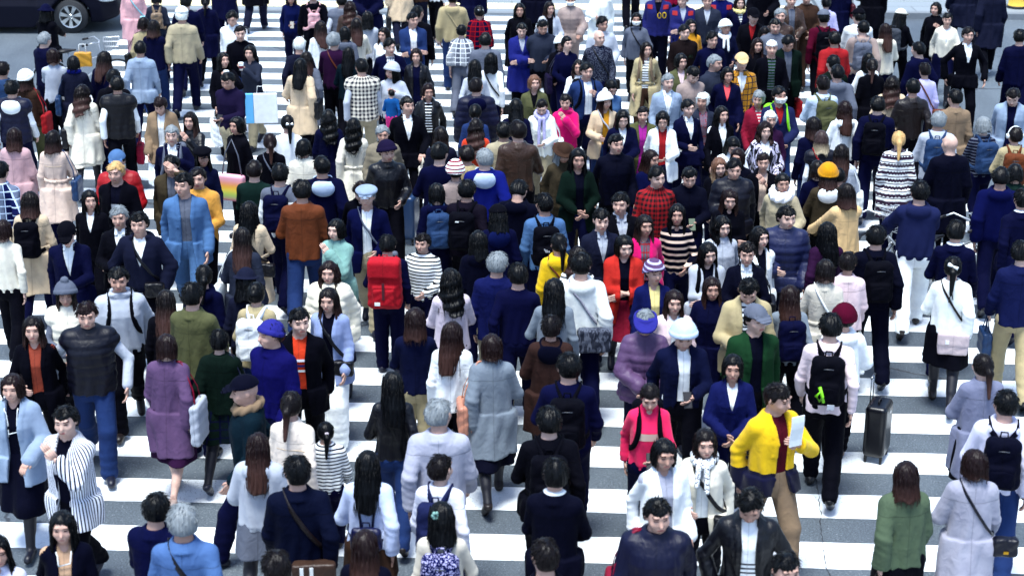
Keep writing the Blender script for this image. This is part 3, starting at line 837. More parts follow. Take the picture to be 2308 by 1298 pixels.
def band(pts, w, t, c):
    """a flat strap whose wide side faces away from the axis point c"""
    pts = np.asarray(pts, float); T = np.gradient(pts, axis=0); T /= np.linalg.norm(T, axis=1)[:, None] + 1e-9
    V = []; 
    for i, p in enumerate(pts):
        o = p - np.array([c[0], c[1], p[2] - (.12 if p[2] > 1.36 else 0)]); o -= (o @ T[i]) * T[i]; o /= np.linalg.norm(o) + 1e-9
        s = np.cross(T[i], o)
        for a, b in ((-1, -1), (1, -1), (1, 1), (-1, 1)): V.append(p + s * a * w / 2 + o * b * t / 2)
    F = []
    for i in range(len(pts) - 1):
        for k in range(4): F.append((i * 4 + k, i * 4 + (k + 1) % 4, i * 4 + 4 + (k + 1) % 4, i * 4 + 4 + k))
    m = len(pts) * 4 - 4; F += [(3, 2, 1, 0), (m, m + 1, m + 2, m + 3)]
    return V, F
GROUP_MAIN = 'people crossing the road on foot'
def person(idx, rec):
    (x, y, a), gen, hair, top, bot, posek, items, label, extra = rec
    rnd = random.Random(idx * 7 + 3); g = 'F' if gen == 'F' else 'M'
    pp = posek.split('.'); lg = pp[0]; ar = pp[1] if len(pp) > 1 else ''
    if ar == '' and not any(q in items for q in ('hbl', 'hbr', 'hbb', 'hbc')): ar = rnd.choice(['', '', '', 'n1', 'n1', 'n2', 'n3'])
    if lg == 'st' and rnd.random() < .45: lg = rnd.choice(['w1', 'w2'])
    elif lg == 'w1' and rnd.random() < .5 and ar in ('', 'n1', 'n2', 'n3'): lg = 'w2'
    J = pose(lg, ar, g); dz = J['dz']
    h = rec_h[idx]; s = h / 1.70
    near = y > 380; mid = y > 150
    hx = .0115 if near else (.0165 if mid else .0195)
    lift = float(extra.get('lift', 0))
    loc = at_z(x, y, h * (1 + dz / 1.7 * .9) + lift); loc.z = lift
    tilt = {'ph': 24, 'pap': 12, 'cr': 10, 'hd': 16, 'cup': 0}.get(ar, 5) + (rnd.randint(0, 2) * 3)
    if 'bow' in label and 'bowl' not in label and 'bow ' not in label + ' ' : tilt = 32
    if any(k in label for k in ('bowed', 'looking down')): tilt = 34
    rz = R(a + rnd.uniform(-9, 9)); YAW[0] = rnd.choice([-22, 0, 0, 14, 22]) if tilt < 20 else 0
    me = body_mesh(J, (lg, ar, g), tilt, near)
    sk = skinmat(rnd.choice((0, 0, 1, 2)))
    root = link('person', me, [sk, plain('brow_and_eye', 'brow', .5), plain('lips', 'lip', .5)])
    root.location = loc; root.rotation_euler = (0, 0, rz); wd = float(extra.get('w', 1.0)) * (rnd.uniform(1.0, 1.06) if g == 'M' and not top.startswith('bz') else rnd.uniform(.95, 1.03))
    root.scale = (s * wd, s * wd, s)
    tag(root, 'person in ' + label, 'person', GROUP_MAIN)
    M = Matrix.LocRotScale(loc, Matrix.Rotation(rz, 3, 'Z').to_quaternion(), Vector((s, s, s)))
    # ---- top
    kind, col, pat, c2, inner, slc = parse_top(top)
    seed = idx; collar = kind in COLLAR; hood = kind == 'hd' and extra.get('hood', col) == col; opened = inner is not None or kind in ('bz',)
    if opened and inner is None and abs(((a + 180) % 360) - 180) < 100: inner = ('white', None, None)
    fab = FAB[kind] if col not in ('creamfur', 'fur') else 'knit'
    fit = dict(off=OFF[kind] + .016) if bot.startswith('k') and HEM[kind] > .7 else {}
    fit.update(dict(hem=float(extra['hem'])) if 'hem' in extra else {})
    if 'vertical quilting' in label: VQ.add(seed)
    f, hem = top_fn(kind, J, seed, opened=opened, hood=hood, collar=collar, sleeves=kind != 'vs', **fit)
    bx, by, bz_ = bounds(J, hem)
    names = dict(sw='sweater', sh='shirt', hd='hoodie', jk='jacket', bz='suit_jacket', ct='coat', tr='trench_coat', pf='padded_coat', vs='body_warmer', cd='cardigan', dn='denim_jacket', lj='leather_jacket', sl='shawl')
    o = link(names[kind], mesh_fn(names[kind], f, bx, by, bz_, hx), cloth(col, pat, c2, fab), root)
    fi = None
    if inner or kind == 'vs':
        ic = inner or (slc, None, None)
        if kind == 'vs' and slc: ic = (slc, None, None)
        fi, ih = top_fn('sh' if kind == 'bz' else 'sw', J, seed + 1, inner=True, sleeves=kind in ('vs', 'sl'), off=.010 if kind == 'vs' else .003, hem=max(hem, .84), amp=.001)
        b2 = bounds(J, ih)
        link('inner_top', mesh_fn('inner_top', fi, *b2, hx), cloth(ic[0], ic[1], ic[2], 'woven'), root)
    if kind in ('bz', 'jk', 'sh') and ('collar' in label or 'suit and' in label) and abs(a) > 120 and kind == 'bz':
        mb = MB(); pts = []
        for k in range(13):
            t = R(-100 + 200 * k / 12 + 90); pts.append((.068 * math.cos(t), .018 + .068 * math.sin(t), 1.478 + dz))
        V, F = band(pts, .035, .008, (0, .018)); mb.add(V, F); mb.build('shirt_collar', cloth('white'), root, smooth=True)
    # ---- bottom
    b = bot.split('.'); covered = hem < .6 
    if b[0] == 't':
        fb, _ = bottom_fn('t', b[1], J, seed, wide=.028 if (b[1] == 'white' and g == 'F') else 0.0)
        fbk = 'denim' if 'denim' in b[1] else 'woven'
        A = np.array([p for i in (1, -1) for p in J['leg', i]]); bxx = (-.26, .26); byy = (min(A[:, 1].min() - .12, -.2), max(A[:, 1].max() + .12, .2))
        link('trousers', mesh_fn('trousers', fb, bxx, byy, (0, 1.05 + dz), hx * 1.15), cloth(b[1], None, None, fbk), root)
    else:
        hz = {'white': .42, 'magenta': .48, 'pleat': .42, 'ink': .42, 'plum': .46}.get(b[1], .52)
        if b[1] == 'cream': hz = .66
        if b[1] == 'brown' or b[1] == 'grey': hz = .60
        if b[1] == 'white' : hz = .40
        hz = min(hz, hem - .05) if hem > .5 or b[1] in ('ink', 'crimson', 'plum') else hz
        if hem > hz + .01:
            fb, hb = bottom_fn('k', b[1], J, seed, hemz=hz)
            cn = {'pleat': 'greymel', 'check': 'dkgreen'}.get(b[1], b[1])
            link('skirt', mesh_fn('skirt', fb, (-.30, .30), (-.32, .32), (hz - .03, 1.03 + dz), hx), cloth(cn, 'plaid' if b[1] == 'check' else None, 'navy' if b[1] == 'check' else None), root)
        if b[2] == 'tights':
            def ft(P, J=J):
                d = legs(P, J, .004)
                for i in (1, -1):
                    H, K, A, T, Hl = J['leg', i]; d = smin(d, cap(P, A, T, .036, .026), .02)
                return np.maximum(d, P[:, 2] - .80)
            A = np.array([p for i in (1, -1) for p in J['leg', i]])
            link('tights', mesh_fn('tights', ft, (-.24, .24), (A[:, 1].min() - .1, A[:, 1].max() + .1), (0, .85), .016), plain('tights_black', 'ink', .6), root)
    # ---- shoes
    sc_ = extra.get('shoe') or rnd.choice(['black', 'black', 'black', 'ink', 'ink', 'espresso', 'charcoal', 'charcoal', 'lgrey' if g == 'M' else 'taupe'])
    for sd in (1, -1):
        sk_ = ('shoe', lg, g, sd)
        if sk_ not in HAIR: HAIR[sk_] = shoe_mesh(J, 'low', sd)
        link('shoe', HAIR[sk_], plain('shoe_' + sc_, sc_, .45), root)
    # ---- hair, hat (head space)
    hd = empty_mat = None
    Mh = Matrix.Translation(Vector(NECK) + Vector((0, 0, dz))) @ Matrix.Rotation(R(tilt), 4, 'X') @ Matrix.Rotation(R(YAW[0]), 4, 'Z') @ Matrix.Translation(-Vector(NECK))
    hs, hat = (hair.split('+') + [None])[:2]; st, hc = hs.split('.')
    if st != 'n':
        big = 'near' if near else 'far'
        ho = link('hair', hair_mesh(st, idx % 5 if st in 'scw' else idx % 3, g, near), hairmat(hc), root); ho.matrix_local = Mh
        if hat and hat.startswith('flower'):
            mb = MB()
            for k in range(6):
                t = k * 1.05; mb.tube([(.06, .085, 1.64), (.06 + .028 * math.cos(t), .10, 1.64 + .028 * math.sin(t))], [.006, .014], 6)
            c = mb.build('flower_clip', plain('flower_clip', 'mint'), root, smooth=True); c.matrix_local = Mh; hat = None
        if 'gold clip' in label:
            c = MB().box((0, .118, 1.60), (.022, .008, .009)).build('hair_clip', plain('gold', 'gold', .3, 1.0), root, bevel=.003); c.matrix_local = Mh
        if 'pearl pins' in label:
            mb = MB()
            for k in range(9): 
                q = random.Random(k); mb.tube([(q.uniform(-.06, .06), .108 + q.uniform(-.01, .0), 1.57 + .075 * q.random()), ] * 1 + [(q.uniform(-.06, .06), .112, 1.60)], [.004, .004], 5) if False else mb.box((q.uniform(-.06, .06), .105, 1.565 + .07 * q.random()), (.007, .008, .007))
            c = mb.build('pearl_pins', plain('pearl', 'white', .25), root, bevel=.004); c.matrix_local = Mh
        if 'pink hair tie' in label or 'hair tie' in label:
            c = MB().box((0, .118, 1.598), (.022, .016, .02)).build('hair_tie', plain('hair_tie', 'palelilac'), root, bevel=.008); c.matrix_local = Mh
    if hat == 'mask':
        def fm(P): return np.maximum(np.maximum(np.abs(head_sdf(P, g) - .008) - .005, np.abs(P[:, 2] - 1.545) - .042), P[:, 1] + .035)
        c = link('face_mask', mesh_fn('face_mask', fm, (-.10, .10), (-.15, .02), (1.48, 1.61), .009), plain('mask_white', 'white', .9), root); c.matrix_local = Mh
    elif hat:
        hk, hcol = hat.split(':')
        if hk == 'none': hk = 'knit'
        m_ = cloth('white', 'stripe', 'crimson', 'knit') if hcol == 'stripe' else cloth('mauve', 'stripe', 'lavender', 'knit') if hcol == 'mauvestripe' else cloth('white', 'tweed', 'charcoal') if hk == 'bandana' else cloth(hcol, None, None, 'knit' if hk in ('knit', 'pom') else 'woven')
        nm = {'knit': 'knit_hat', 'pom': 'bobble_hat', 'beanie': 'skull_cap', 'cap': 'cap', 'flat': 'flat_cap', 'bucket': 'bucket_hat', 'brim': 'felt_hat', 'bowler': 'round_hat', 'visor': 'sun_visor', 'bandana': 'bandana'}[hk]
        c = link(nm, hat_mesh(hk), m_, root); c.matrix_local = Mh
    if 'hood' in extra and not hood:
        def fh(P):
            hq = ell(P, (0, .125, 1.365 + dz), (.125, .055, .105))
            q = np.stack([P[:, 0], P[:, 1] - .02, P[:, 2] - 1.442 - dz + P[:, 1] * .30], 1)
            ring = np.sqrt((np.linalg.norm(q[:, :2], axis=1) - .088) ** 2 + q[:, 2] ** 2) - .024
            ring = np.maximum(ring, -P[:, 1] - .05); hh = smin(hq, ring, .03)
            return smax(hh, -ell(P, (0, .085, 1.475 + dz), (.085, .045, .05)), .02) + folds(P, seed, .006)
        link('hood', mesh_fn('hood', fh, (-.17, .17), (-.14, .24), (1.22, 1.56), hx), cloth(extra['hood'], None, None, 'knit'), root)
    if 'scarf' in extra or 'neck scarf' in label:
        sc2 = extra.get('scarf', 'butter'); R0 = .085 if sc2 != 'white2' else .105; rr = .032 if sc2 != 'white2' else .05
        def fs(P):
            q = np.stack([P[:, 0], (P[:, 1] - .005) * .9, P[:, 2] - 1.455 - dz - P[:, 1] * .25], 1)
            d = np.sqrt((np.linalg.norm(q[:, :2], axis=1) - R0) ** 2 + (q[:, 2] * .8) ** 2) - rr + .005 * np.sin(np.arctan2(P[:, 0], P[:, 1]) * 9 + P[:, 2] * 60)
            if sc2 in ('lavender', 'white', 'check'):
                L = 1.0 if sc2 == 'lavender' else 1.22
                d = smin(d, cap(P, (.035, -.13, 1.42 + dz), (.045, -.175, L + dz), .026, .022), .02); d = smin(d, cap(P, (-.03, -.13, 1.42 + dz), (-.04, -.175, L + .05 + dz), .026, .022), .02)
            return d
        m_ = cloth('white', 'tweed', 'indigo') if sc2 == 'check' else cloth(sc2, None, None, 'knit')
        link('scarf', mesh_fn('scarf', fs, (-.19, .19), (-.24, .19), (.96, 1.60), hx), m_, root)
    if 'bow' in extra or 'black bow' in label:
        mb = MB(); cc = (0, .135, 1.565); w_ = .04
        wht = 'bow' in extra
        if wht:
            mb.tube([(0, .135, 1.575), (.045, .14, 1.59)], [.008, .024], 6).tube([(0, .135, 1.575), (-.045, .14, 1.59)], [.008, .024], 6).tube([(0, .14, 1.575), (.0, .145, 1.574)], [.012, .012], 6)
            c = mb.build('hair_bow', plain('bow_white', 'white'), root, smooth=True); c.matrix_local = Mh
        else:
            mb.tube([(0, .155, 1.40 + dz), (.02, .168, 1.27 + dz)], .005, 5).tube([(0, .155, 1.40 + dz), (-.022, .168, 1.30 + dz)], .006, 5)
            mb.build('ribbon', plain('ribbon_black', 'black'), root, smooth=True)
            c = MB().tube([(0, .12, 1.615), (.05, .14, 1.64)], [.012, .022], 6).tube([(0, .12, 1.615), (-.045, .135, 1.60)], [.012, .02], 6).build('hair_scrunchie', plain('bow_white', 'white'), root, smooth=True); c.matrix_local = Mh
    if 'necklace' in label:
        lz = .26 if 'long pearl' in label else .10
        pts = [(.062 * q, -.10 - .03 * (1 - abs(q)), 1.435 + dz - lz * (1 - abs(q))) for q in np.linspace(-1, 1, 25)]
        p_ = push_out(f, pts, .008); MB().tube(p_, .005, 5).build('necklace', plain('pearl', 'white', .25), root, smooth=True)
    if 'white headphones' in label:
        mb = MB(); pts = [(.098 * math.cos(t), .01, 1.60 + .115 * math.sin(t)) for t in np.linspace(0, math.pi, 15)]
        mb.tube(pts, .009, 6); mb.tube([(.082, .01, 1.59), (.112, .01, 1.59)], .034, 12).tube([(-.082, .01, 1.59), (-.112, .01, 1.59)], .034, 12)
        c = mb.build('headphones', plain('headphone_white', 'white', .3), root, smooth=True); c.matrix_local = Mh
    # prints on the chest, pressed onto the cloth
    def pressed(name, me_, colr, front=True, out=.003):
        n = len(me_.vertices); co = np.empty(n * 3, np.float32); me_.vertices.foreach_get('co', co); co = co.reshape(-1, 3)
        yy = np.full(n, -.32 if front else .32, np.float32)
        for _ in range(40):
            P = np.stack([co[:, 0], yy, co[:, 2]], 1); d = F_(P); yy = np.where(d > out, yy + (1 if front else -1) * np.clip(d - out, 0, .03) * .8, yy)
        co = np.stack([co[:, 0], yy + co[:, 1] * .0, co[:, 2]], 1); me_.vertices.foreach_set('co', co.ravel()); me_.update()
        return link(name, me_, plain('print_' + colr, colr, .8), root)
    F_ = f
    def text_mesh(txt, size, x0, z0, flip=False):
        cu = bpy.data.curves.new('lettering', 'FONT'); cu.body = txt; cu.size = size; cu.align_x = 'CENTER'
        to = bpy.data.objects.new('lettering', cu); COL.objects.link(to); dg = bpy.context.evaluated_depsgraph_get()
        m2 = bpy.data.meshes.new_from_object(to.evaluated_get(dg)); bpy.data.objects.remove(to)
        n = len(m2.vertices); co = np.empty(n * 3, np.float32); m2.vertices.foreach_get('co', co); co = co.reshape(-1, 3)
        co = np.stack([co[:, 0] * (-1 if flip else 1) + x0, co[:, 0] * 0, co[:, 1] + z0], 1); m2.vertices.foreach_set('co', co.ravel()); return m2
    if 'yellow zeros' in label: pressed('chest_numbers', text_mesh('00', .16, .07, 1.17 + dz), 'yellow')
    if 'chest lettering' in label: pressed('chest_lettering', text_mesh('DE    AL', .075, 0, 1.20 + dz), 'green')
    def patch(w_, h_, x0, z0, n=7):
        V = [(x0 + w_ * (i / n - .5), 0, z0 + h_ * (j / n - .5)) for i in range(n + 1) for j in range(n + 1)]
        F = [(i * (n + 1) + j, (i + 1) * (n + 1) + j, (i + 1) * (n + 1) + j + 1, i * (n + 1) + j + 1) for i in range(n) for j in range(n)]
        return mesh_np('print', V, F)
    if 'printed black tee' in label: F_ = fi or f; pressed('chest_print', patch(.11, .15, 0, 1.17 + dz), 'lgrey')
    if 'orange printed' in label: F_ = fi or f; [pressed('chest_print', patch(.13, .022, 0, 1.27 - .05 * k + dz), c_) for k, c_ in enumerate(('lavenderw', 'royal', 'white'))]
    if 'neon pink sweatshirt' in label: pressed('chest_print', patch(.20, .07, 0, 1.22 + dz), 'blush')
    if 'violet blue team' in label or 'navy team jacket' in label:
        F_ = f; [pressed('shoulder_panel', patch(.085, .07, k * .13, 1.36 + dz), 'red', out=.004) for k in (1, -1)]
    if 'yoke seam' in label or 'blush trench' in label:
        pts = strap_path(f, [(-.15, .15, 1.25 + dz), (0, .17, 1.245 + dz), (.15, .15, 1.25 + dz)], 14, .001); MB().add(*band(pts, .006, .004, (0, 0))).build('yoke_seam', cloth('beige'), root, smooth=True)
    if 'centre vent' in label: pass
    if kind == 'tr' or 'belted' in label:
        pts = [(.2 * math.cos(t), .16 * math.sin(t), 1.05 + dz) for t in np.linspace(0, 2 * math.pi, 33)]
        pts = push_out(f, pts, .006); pts[-1] = pts[0]; mb = MB().add(*band(pts, .045, .008, (0, 0)))
        mb.tube([(0, .19, 1.05 + dz), (.05, .2, 1.07 + dz)], [.008, .018], 6).tube([(0, .19, 1.05 + dz), (-.05, .2, 1.07 + dz)], [.008, .018], 6) if abs(a) > 100 else None
        mb.build('belt', cloth(col), root, smooth=True)
    info = dict(root=root, M=M, J=J, f=f, rz=rz, s=s, a=a, label=label, near=near, col=col, g=g, off=OFF[kind])
    for it in items.split(','):
        if it: add_item(info, it, extra)
    return root
# ------------------------------------------------------------------ things people carry
def carried(info, name, label, cat, base, group=None):
    p = info['M'] @ Vector(base); r = empty(name, p, info['rz'], info['s']); return tag(r, label, cat, group)
CN = {k: k for k in PAL}; CN.update(bigred='red', navyl='navy', blackg='black', weave='patterned', zebra='patterned', brownbag='brown', pinkgrey='pale pink grey', dkgrey='dark grey', pinkhot='hot pink', paleblue='pale blue', lgrey='light grey', palelav='pale lavender', ink='dark', offwhite='off white', steel='steel blue', tan='tan', aqua='aqua')
def rbox_mesh(name, c, hsz, r, h=.012, taper=0.0, extra=None):
    def f(P):
        Q = P.copy()
        if taper: Q[:, 0] = Q[:, 0] / (1 + taper * (P[:, 2] - c[2]) / hsz[2])
        d = box(Q, c, hsz, r); d = d + .003 * np.sin(P[:, 2] * 60 + P[:, 0] * 40)
        return extra(P, d) if extra else d
    m = .03 + abs(taper) * hsz[0]
    return mesh_fn(name, f, (c[0] - hsz[0] - m, c[0] + hsz[0] + m), (c[1] - hsz[1] - .07, c[1] + hsz[1] + .07), (c[2] - hsz[2] - .03, c[2] + hsz[2] + .05), h)
def add_item(info, it, extra):
    J = info['J']; dz = J['dz']; f = info['f']; k, _, c = it.partition('.'); a = info['a']; lab = info['label'].split(',')[0]
    front = abs(((a + 180) % 360) - 180) < 90; vs = 1 if front else -1
    if len(k) == 2 and k[0] == 't': side = vs * (1 if k[1] == 'r' else -1)
    else: side = 1
    who = ' of person in ' + ' '.join(lab.split()[:7])
    gb = 'bags carried by people in the crowd'
    if k in ('bp', 'straps', 'bstrap'):
        if k != 'bp': c = {'bstrap': 'tan'}.get(k) or extra.get('straps', 'black')
        big = {'bigred': (.19, .11, .29), 'pink': (.105, .05, .13), 'tan': (.11, .05, .15), 'navyl': (.125, .04, .10)}.get(c, (.145, .075, .215))
        yb = .13 + info['off'] + .03 + big[1]; zc = (1.20 if c != 'navyl' else 1.05) + dz
        if c == 'bigred': zc = 1.22 + dz
        base = (0, yb, zc - big[2]); cc = (0, 0, big[2])
        fab = 'leather' if c in ('tan', 'navyl') else 'woven'
        r = carried(info, 'backpack', CN[c] + ' rucksack' + who, 'backpack', base, 'rucksacks worn in the crowd')
        m = cloth(c if c not in ('weave', 'blackg') else ('indigo' if c == 'weave' else 'black'), 'tweed' if c == 'weave' else None, 'lavender' if c == 'weave' else None, fab)
        def ex(P, d): 
            return smin(d, box(P, (0, big[1] * .95, big[2] * .62), (big[0] * .72, .035, big[2] * .42), .025), .02) if big[2] > .2 else d
        link('pack_body', rbox_mesh('pack_body', cc, big, min(big[1] * .9, .06), .012, -.06, ex), m, r)
        q = np.array(base)
        if c != 'navyl':
            MB().tube([(-big[0] * .65, big[1] * .55, big[2] * 1.42), (-big[0] * .3, big[1] * .95, big[2] * 1.62), (big[0] * .3, big[1] * .95, big[2] * 1.62), (big[0] * .65, big[1] * .55, big[2] * 1.42)], .006, 5).build('zip_line', plain('zip', 'dkgrey', .4), r, smooth=True)
            link('pocket', rbox_mesh('pocket', (0, big[1] * 1.22, big[2] * .55), (big[0] * .66, .022, big[2] * .36), .02, .012), m, r)
        MB().tube([(-.03, -big[1] * .5, big[2] * 2 - .01), (-.025, -big[1] * .5, big[2] * 2 + .035), (.025, -big[1] * .5, big[2] * 2 + .035), (.03, -big[1] * .5, big[2] * 2 - .01)], .007, 6).build('grab_handle', m, r, smooth=True)
        sx = .088 if info['g'] == 'M' else .075
        for i in (1, -1):
            ctrl = [(i * sx * .6, yb - big[1] - .005, zc + big[2] * .75), (i * sx, .10, 1.42 + dz), (i * (sx + .01), .02, 1.455 + dz), (i * (sx + .015), -.08, 1.40 + dz), (i * (sx + .02), -.14, 1.27 + dz), (i * (sx + .055), -.11, 1.12 + dz), (i * (sx + .085), .02, 1.04 + dz), (i * (sx + .05), .12, 1.02 + dz), (i * big[0] * .7, yb - big[1] * .4, zc - big[2] * .75)]
            p = strap_path(f, ctrl, 30, .010); p[0] = ctrl[0]; p[-1] = ctrl[-1]; p -= q
            V, F = band(p, .05 if c != 'navyl' else .018, .010, (0, -base[1] + .0))
            MB().add(V, F).build('shoulder_strap', m if c != 'bstrap' else m, r, smooth=True)
        if c == 'bigred':
            MB().box((.0, big[1] + .012, big[2] * 1.62), (.004, .003, .02)).box((.008, big[1] + .012, big[2] * 1.60), (.008, .003, .004)).box((.016, big[1] + .012, big[2] * 1.62), (.004, .003, .02)).build('white_mark', plain('mark_white', 'white'), r)
            MB().box((.07, big[1] * 1.25 + .026, big[2] * .32), (.032, .003, .02)).build('white_tag', plain('mark_white', 'white'), r)
            MB().box((0, big[1] * 1.3 + .016, big[2] * .85), (.015, .006, .10)).build('closing_strap', plain('strap_dark', 'maroon'), r)
            def fl(P): return smax(box(P, (0, .03, big[2] * 1.66), (big[0] * .99, big[1] * 1.02, big[2] * .42), .05), -(P[:, 2] - big[2] * 1.35 + np.abs(P[:, 0]) * .0), .01)
            link('top_flap', mesh_fn('top_flap', fl, (-.2, .2), (-.12, .18), (big[2] * 1.2, big[2] * 2.2), .012), m, r)
        if 'pale denim jacket wearing' in info['label']:
            mb = MB()
            for kk in range(3): mb.box((-.022 + .02 * kk, big[1] * 1.25 + .028, big[2] * .9 + .005 * kk), (.006, .002, .010 + .006 * kk), rot=[[math.cos(.5), 0, math.sin(.5)], [0, 1, 0], [-math.sin(.5), 0, math.cos(.5)]])
            mb.build('white_mark', plain('mark_grey', 'silver'), r)
        if c == 'navyl':
            MB().box((.02, big[1] + .004, .07), (.018, .003, .014)).build('clasp', plain('gold', 'gold', .3, 1.0), r)
        if c == 'blackg':
            MB().tube([(.06, .15, .22), (.03, .165, .14), (.055, .165, .10), (.085, .165, .14), (.05, .165, .19), (.02, .165, .09)], .014, 6).build('green_key_strap', plain('lime', 'lime', .5), r, smooth=True)
            MB().box((-.04, .13, .035), (.03, .003, .022)).build('label_patch', plain('patch', 'lgrey'), r)
        if c == 'black' and 'plum black' in info['label']:
            MB().box((.02, .13, .36), (.02, .003, .006)).build('white_mark', plain('mark_white', 'white'), r)
    elif k in ('tl', 'tr'):
        sz = (.045, .155, .145) if c not in ('lgrey',) else (.045, .17, .20)
        sxx = (.160 if info['g'] == 'M' else .140); E = J['arm', side][1]
        bx_ = side * (sxx + .135); top = 1.08 + dz; base = (bx_, .05, top - 2 * sz[2])
        nm = 'tote_bag' if c in ('red', 'steel', 'white', 'offwhite', 'lgrey', 'navy', 'cream') else 'shoulder_bag'
        r = carried(info, nm, CN[c] + ' shoulder bag' + who, 'bag', base, gb)
        m = cloth(c, None, None, 'leather' if c in ('black', 'steel', 'peach', 'maroon') else 'woven')
        link('bag_body', rbox_mesh('bag_body', (0, 0, sz[2]), sz, .03, .012, 0), m, r)
        hcol = 'crimson' if c == 'lgrey' else c
        hm = cloth(hcol, None, None, 'leather'); q = np.array(base)
        for yy in (-.09, .09):
            tp = push_out(f, [(side * sxx * .93, .01 + yy * .15, 1.45 + dz)], .010)[0]
            pts = [(bx_ - side * .0, .05 + yy, top - .02), (bx_ - side * .02, .04 + yy * .7, top + .12), (tp[0] + side * .035, .02 + yy * .3, tp[2] - .05), tuple(tp), (tp[0] - side * .05, .015 + yy * .1, tp[2] - .0)]
            p = resample(pts, 14) - q; MB().add(*band(p, .02, .007, (-bx_, 0))).build('strap', hm, r, smooth=True)
        if c == 'peach':
            MB().box((side * .047, 0, .20), (.003, .11, .06)).build('flap', m, r, bevel=.004); MB().tube([(side * .055, .04, .22), (side * .065, 0, .20), (side * .055, -.04, .22)], .006, 6).build('buckle', plain('steel_m', 'steelm', .3, 1.0), r, smooth=True)
    elif k == 'sl':
        side = 1 if 'diagonal' in lab or front else -1
        pts = [(-side * .10, .02, 1.45 + dz), (-side * .06, -.11, 1.36 + dz), (side * .03, -.16, 1.22 + dz), (side * .14, -.12, 1.06 + dz), (side * .21, .0, .96 + dz), (side * .14, .13, 1.06 + dz), (side * .03, .16, 1.22 + dz), (-side * .06, .12, 1.37 + dz), (-side * .10, .02, 1.45 + dz)]
        p = strap_path(f, pts, 44, .009); p[-1] = p[0]
        sz = (.10, .045, .08) if c not in ('zebra', 'pinkgrey', 'brownbag') else (.155, .055, .115)
        zb = .92 + dz if c not in ('pinkgrey', 'brownbag') else .86 + dz
        bb = push_out(f, [(side * .17, .10 if not front else -.10, zb)], .05 + sz[1] * .3)[0]
        if c in ('pinkgrey', 'brownbag'): bb = push_out(f, [(side * .06, .16, zb)], .012 + sz[1])[0]
        base = (bb[0], bb[1], bb[2] - sz[2]); 
        r = carried(info, 'crossbody_bag', CN[c] + ' crossbody bag' + who, 'bag', base, gb)
        m = cloth('brown' if c == 'brownbag' else 'grey' if c == 'zebra' else c, 'zebra' if c == 'zebra' else None, 'slate' if c == 'zebra' else None, 'leather' if c in ('black', 'ink', 'brownbag', 'rust') else 'woven')
        link('bag_body', rbox_mesh('bag_body', (0, 0, sz[2]), sz, .025, .011), m, r)
        MB().add(*band(p - np.array(base), .035 if c in ('black', 'khaki', 'brownbag') and info['near'] else .022, .006, (-base[0], -base[1]))).build('strap', cloth('espresso' if c in ('pinkgrey', 'brownbag') else c, None, None, 'leather'), r, smooth=True)
        if c in ('pinkgrey', 'brownbag'):
            def fl(P): return box(P, (0, sz[1] * .55, sz[2] * 1.45), (sz[0] * 1.03, sz[1] * .62, sz[2] * .62), .02)
            link('flap', mesh_fn('flap', fl, (-.2, .2), (-.05, .12), (.05, .27), .011), m, r)
            if c == 'brownbag': 
                for kk in (-1, 1): MB().box((.035 * kk + .05, sz[1] + .012, sz[2]), (.013, .003, sz[2] * .93)).build('white_stripe', plain('mark_white', 'white'), r)
            else: MB().box((.06, sz[1] + .014, sz[2] * 1.3), (.018, .003, .02)).build('label_patch', plain('mark_white', 'white'), r)
        if c == 'ink': MB().box((0, sz[1] + .005, .05), (.02, .003, .012)).build('clasp', plain('gold', 'gold', .3, 1.0), r)
    elif k in ('hbl', 'hbr', 'hbb', 'hbc'):
        sd = vs * (-1 if k == 'hbl' else 1) if k in ('hbl', 'hbr') else 1
        S, E, W = J['arm', sd]; d = (W - E) / np.linalg.norm(W - E); hp = W + d * .09
        sz = (.05, .15, .13) if c not in ('white',) else (.07, .19, .20)
        base = (hp[0] + sd * .02, hp[1], hp[2] - 2 * sz[2] - .14)
        if base[2] < .03: base = (base[0], base[1], .03)
        r = carried(info, 'handbag', CN[c] + ' handheld bag' + who, 'bag', base, gb)
        m = cloth(c, None, None, 'leather' if c in ('black', 'navy', 'steel') else 'woven')
        link('bag_body', rbox_mesh('bag_body', (0, 0, sz[2]), sz, .025, .012), m, r); hq = hp - np.array(base)
        for xx in (-.025, .025): MB().tube([(xx, -.07, 2 * sz[2] - .02), (0, -.02, hq[2] + .005), (0, .02, hq[2] + .005), (xx, .07, 2 * sz[2] - .02)], .006, 5).build('handle', cloth('espresso' if c == 'white' else c, None, None, 'leather'), r, smooth=True)
    elif k in ('phone', 'cup', 'paper'):
        S, E, W = J['arm', 1]; d = (W - E) / np.linalg.norm(W - E); hp = W + d * .08
        if k == 'phone':
            base = tuple(hp + V3(0, -.02, .02)); r = carried(info, 'smartphone', 'smartphone in the hand' + who, 'phone', base, 'phones in the crowd')
            ca, sa = math.cos(-.7), math.sin(-.7); rot = [[1, 0, 0], [0, ca, -sa], [0, sa, ca]]
            gcol = 'sage' if 'green phone' in info['label'] else 'black'
            MB().box((0, 0, 0), (.037, .005, .074), rot).build('phone_case', plain('phone_' + gcol, gcol, .3), r, bevel=.004)
            n = np.array(rot) @ V3(0, .0062, 0); MB().box(tuple(n), (.033, .0008, .068), rot).build('screen', plain('screen_glass', 'navy', .1), r)
        elif k == 'cup':
            base = tuple(hp + V3(0, -.02, -.05)); r = carried(info, 'coffee_cup', 'white lidded takeaway cup' + who, 'cup', base)
            MB().lathe([(.0, 0), (.028, 0), (.040, .105), (.0, .105)], (0, 0, 0), 20, 'z').build('cup', plain('cup_white', 'white', .5), r, smooth=True)
            MB().lathe([(.043, .10), (.044, .112), (.036, .125), (0, .126)], (0, 0, 0), 20, 'z').build('lid', plain('cup_white', 'white', .5), r, smooth=True)
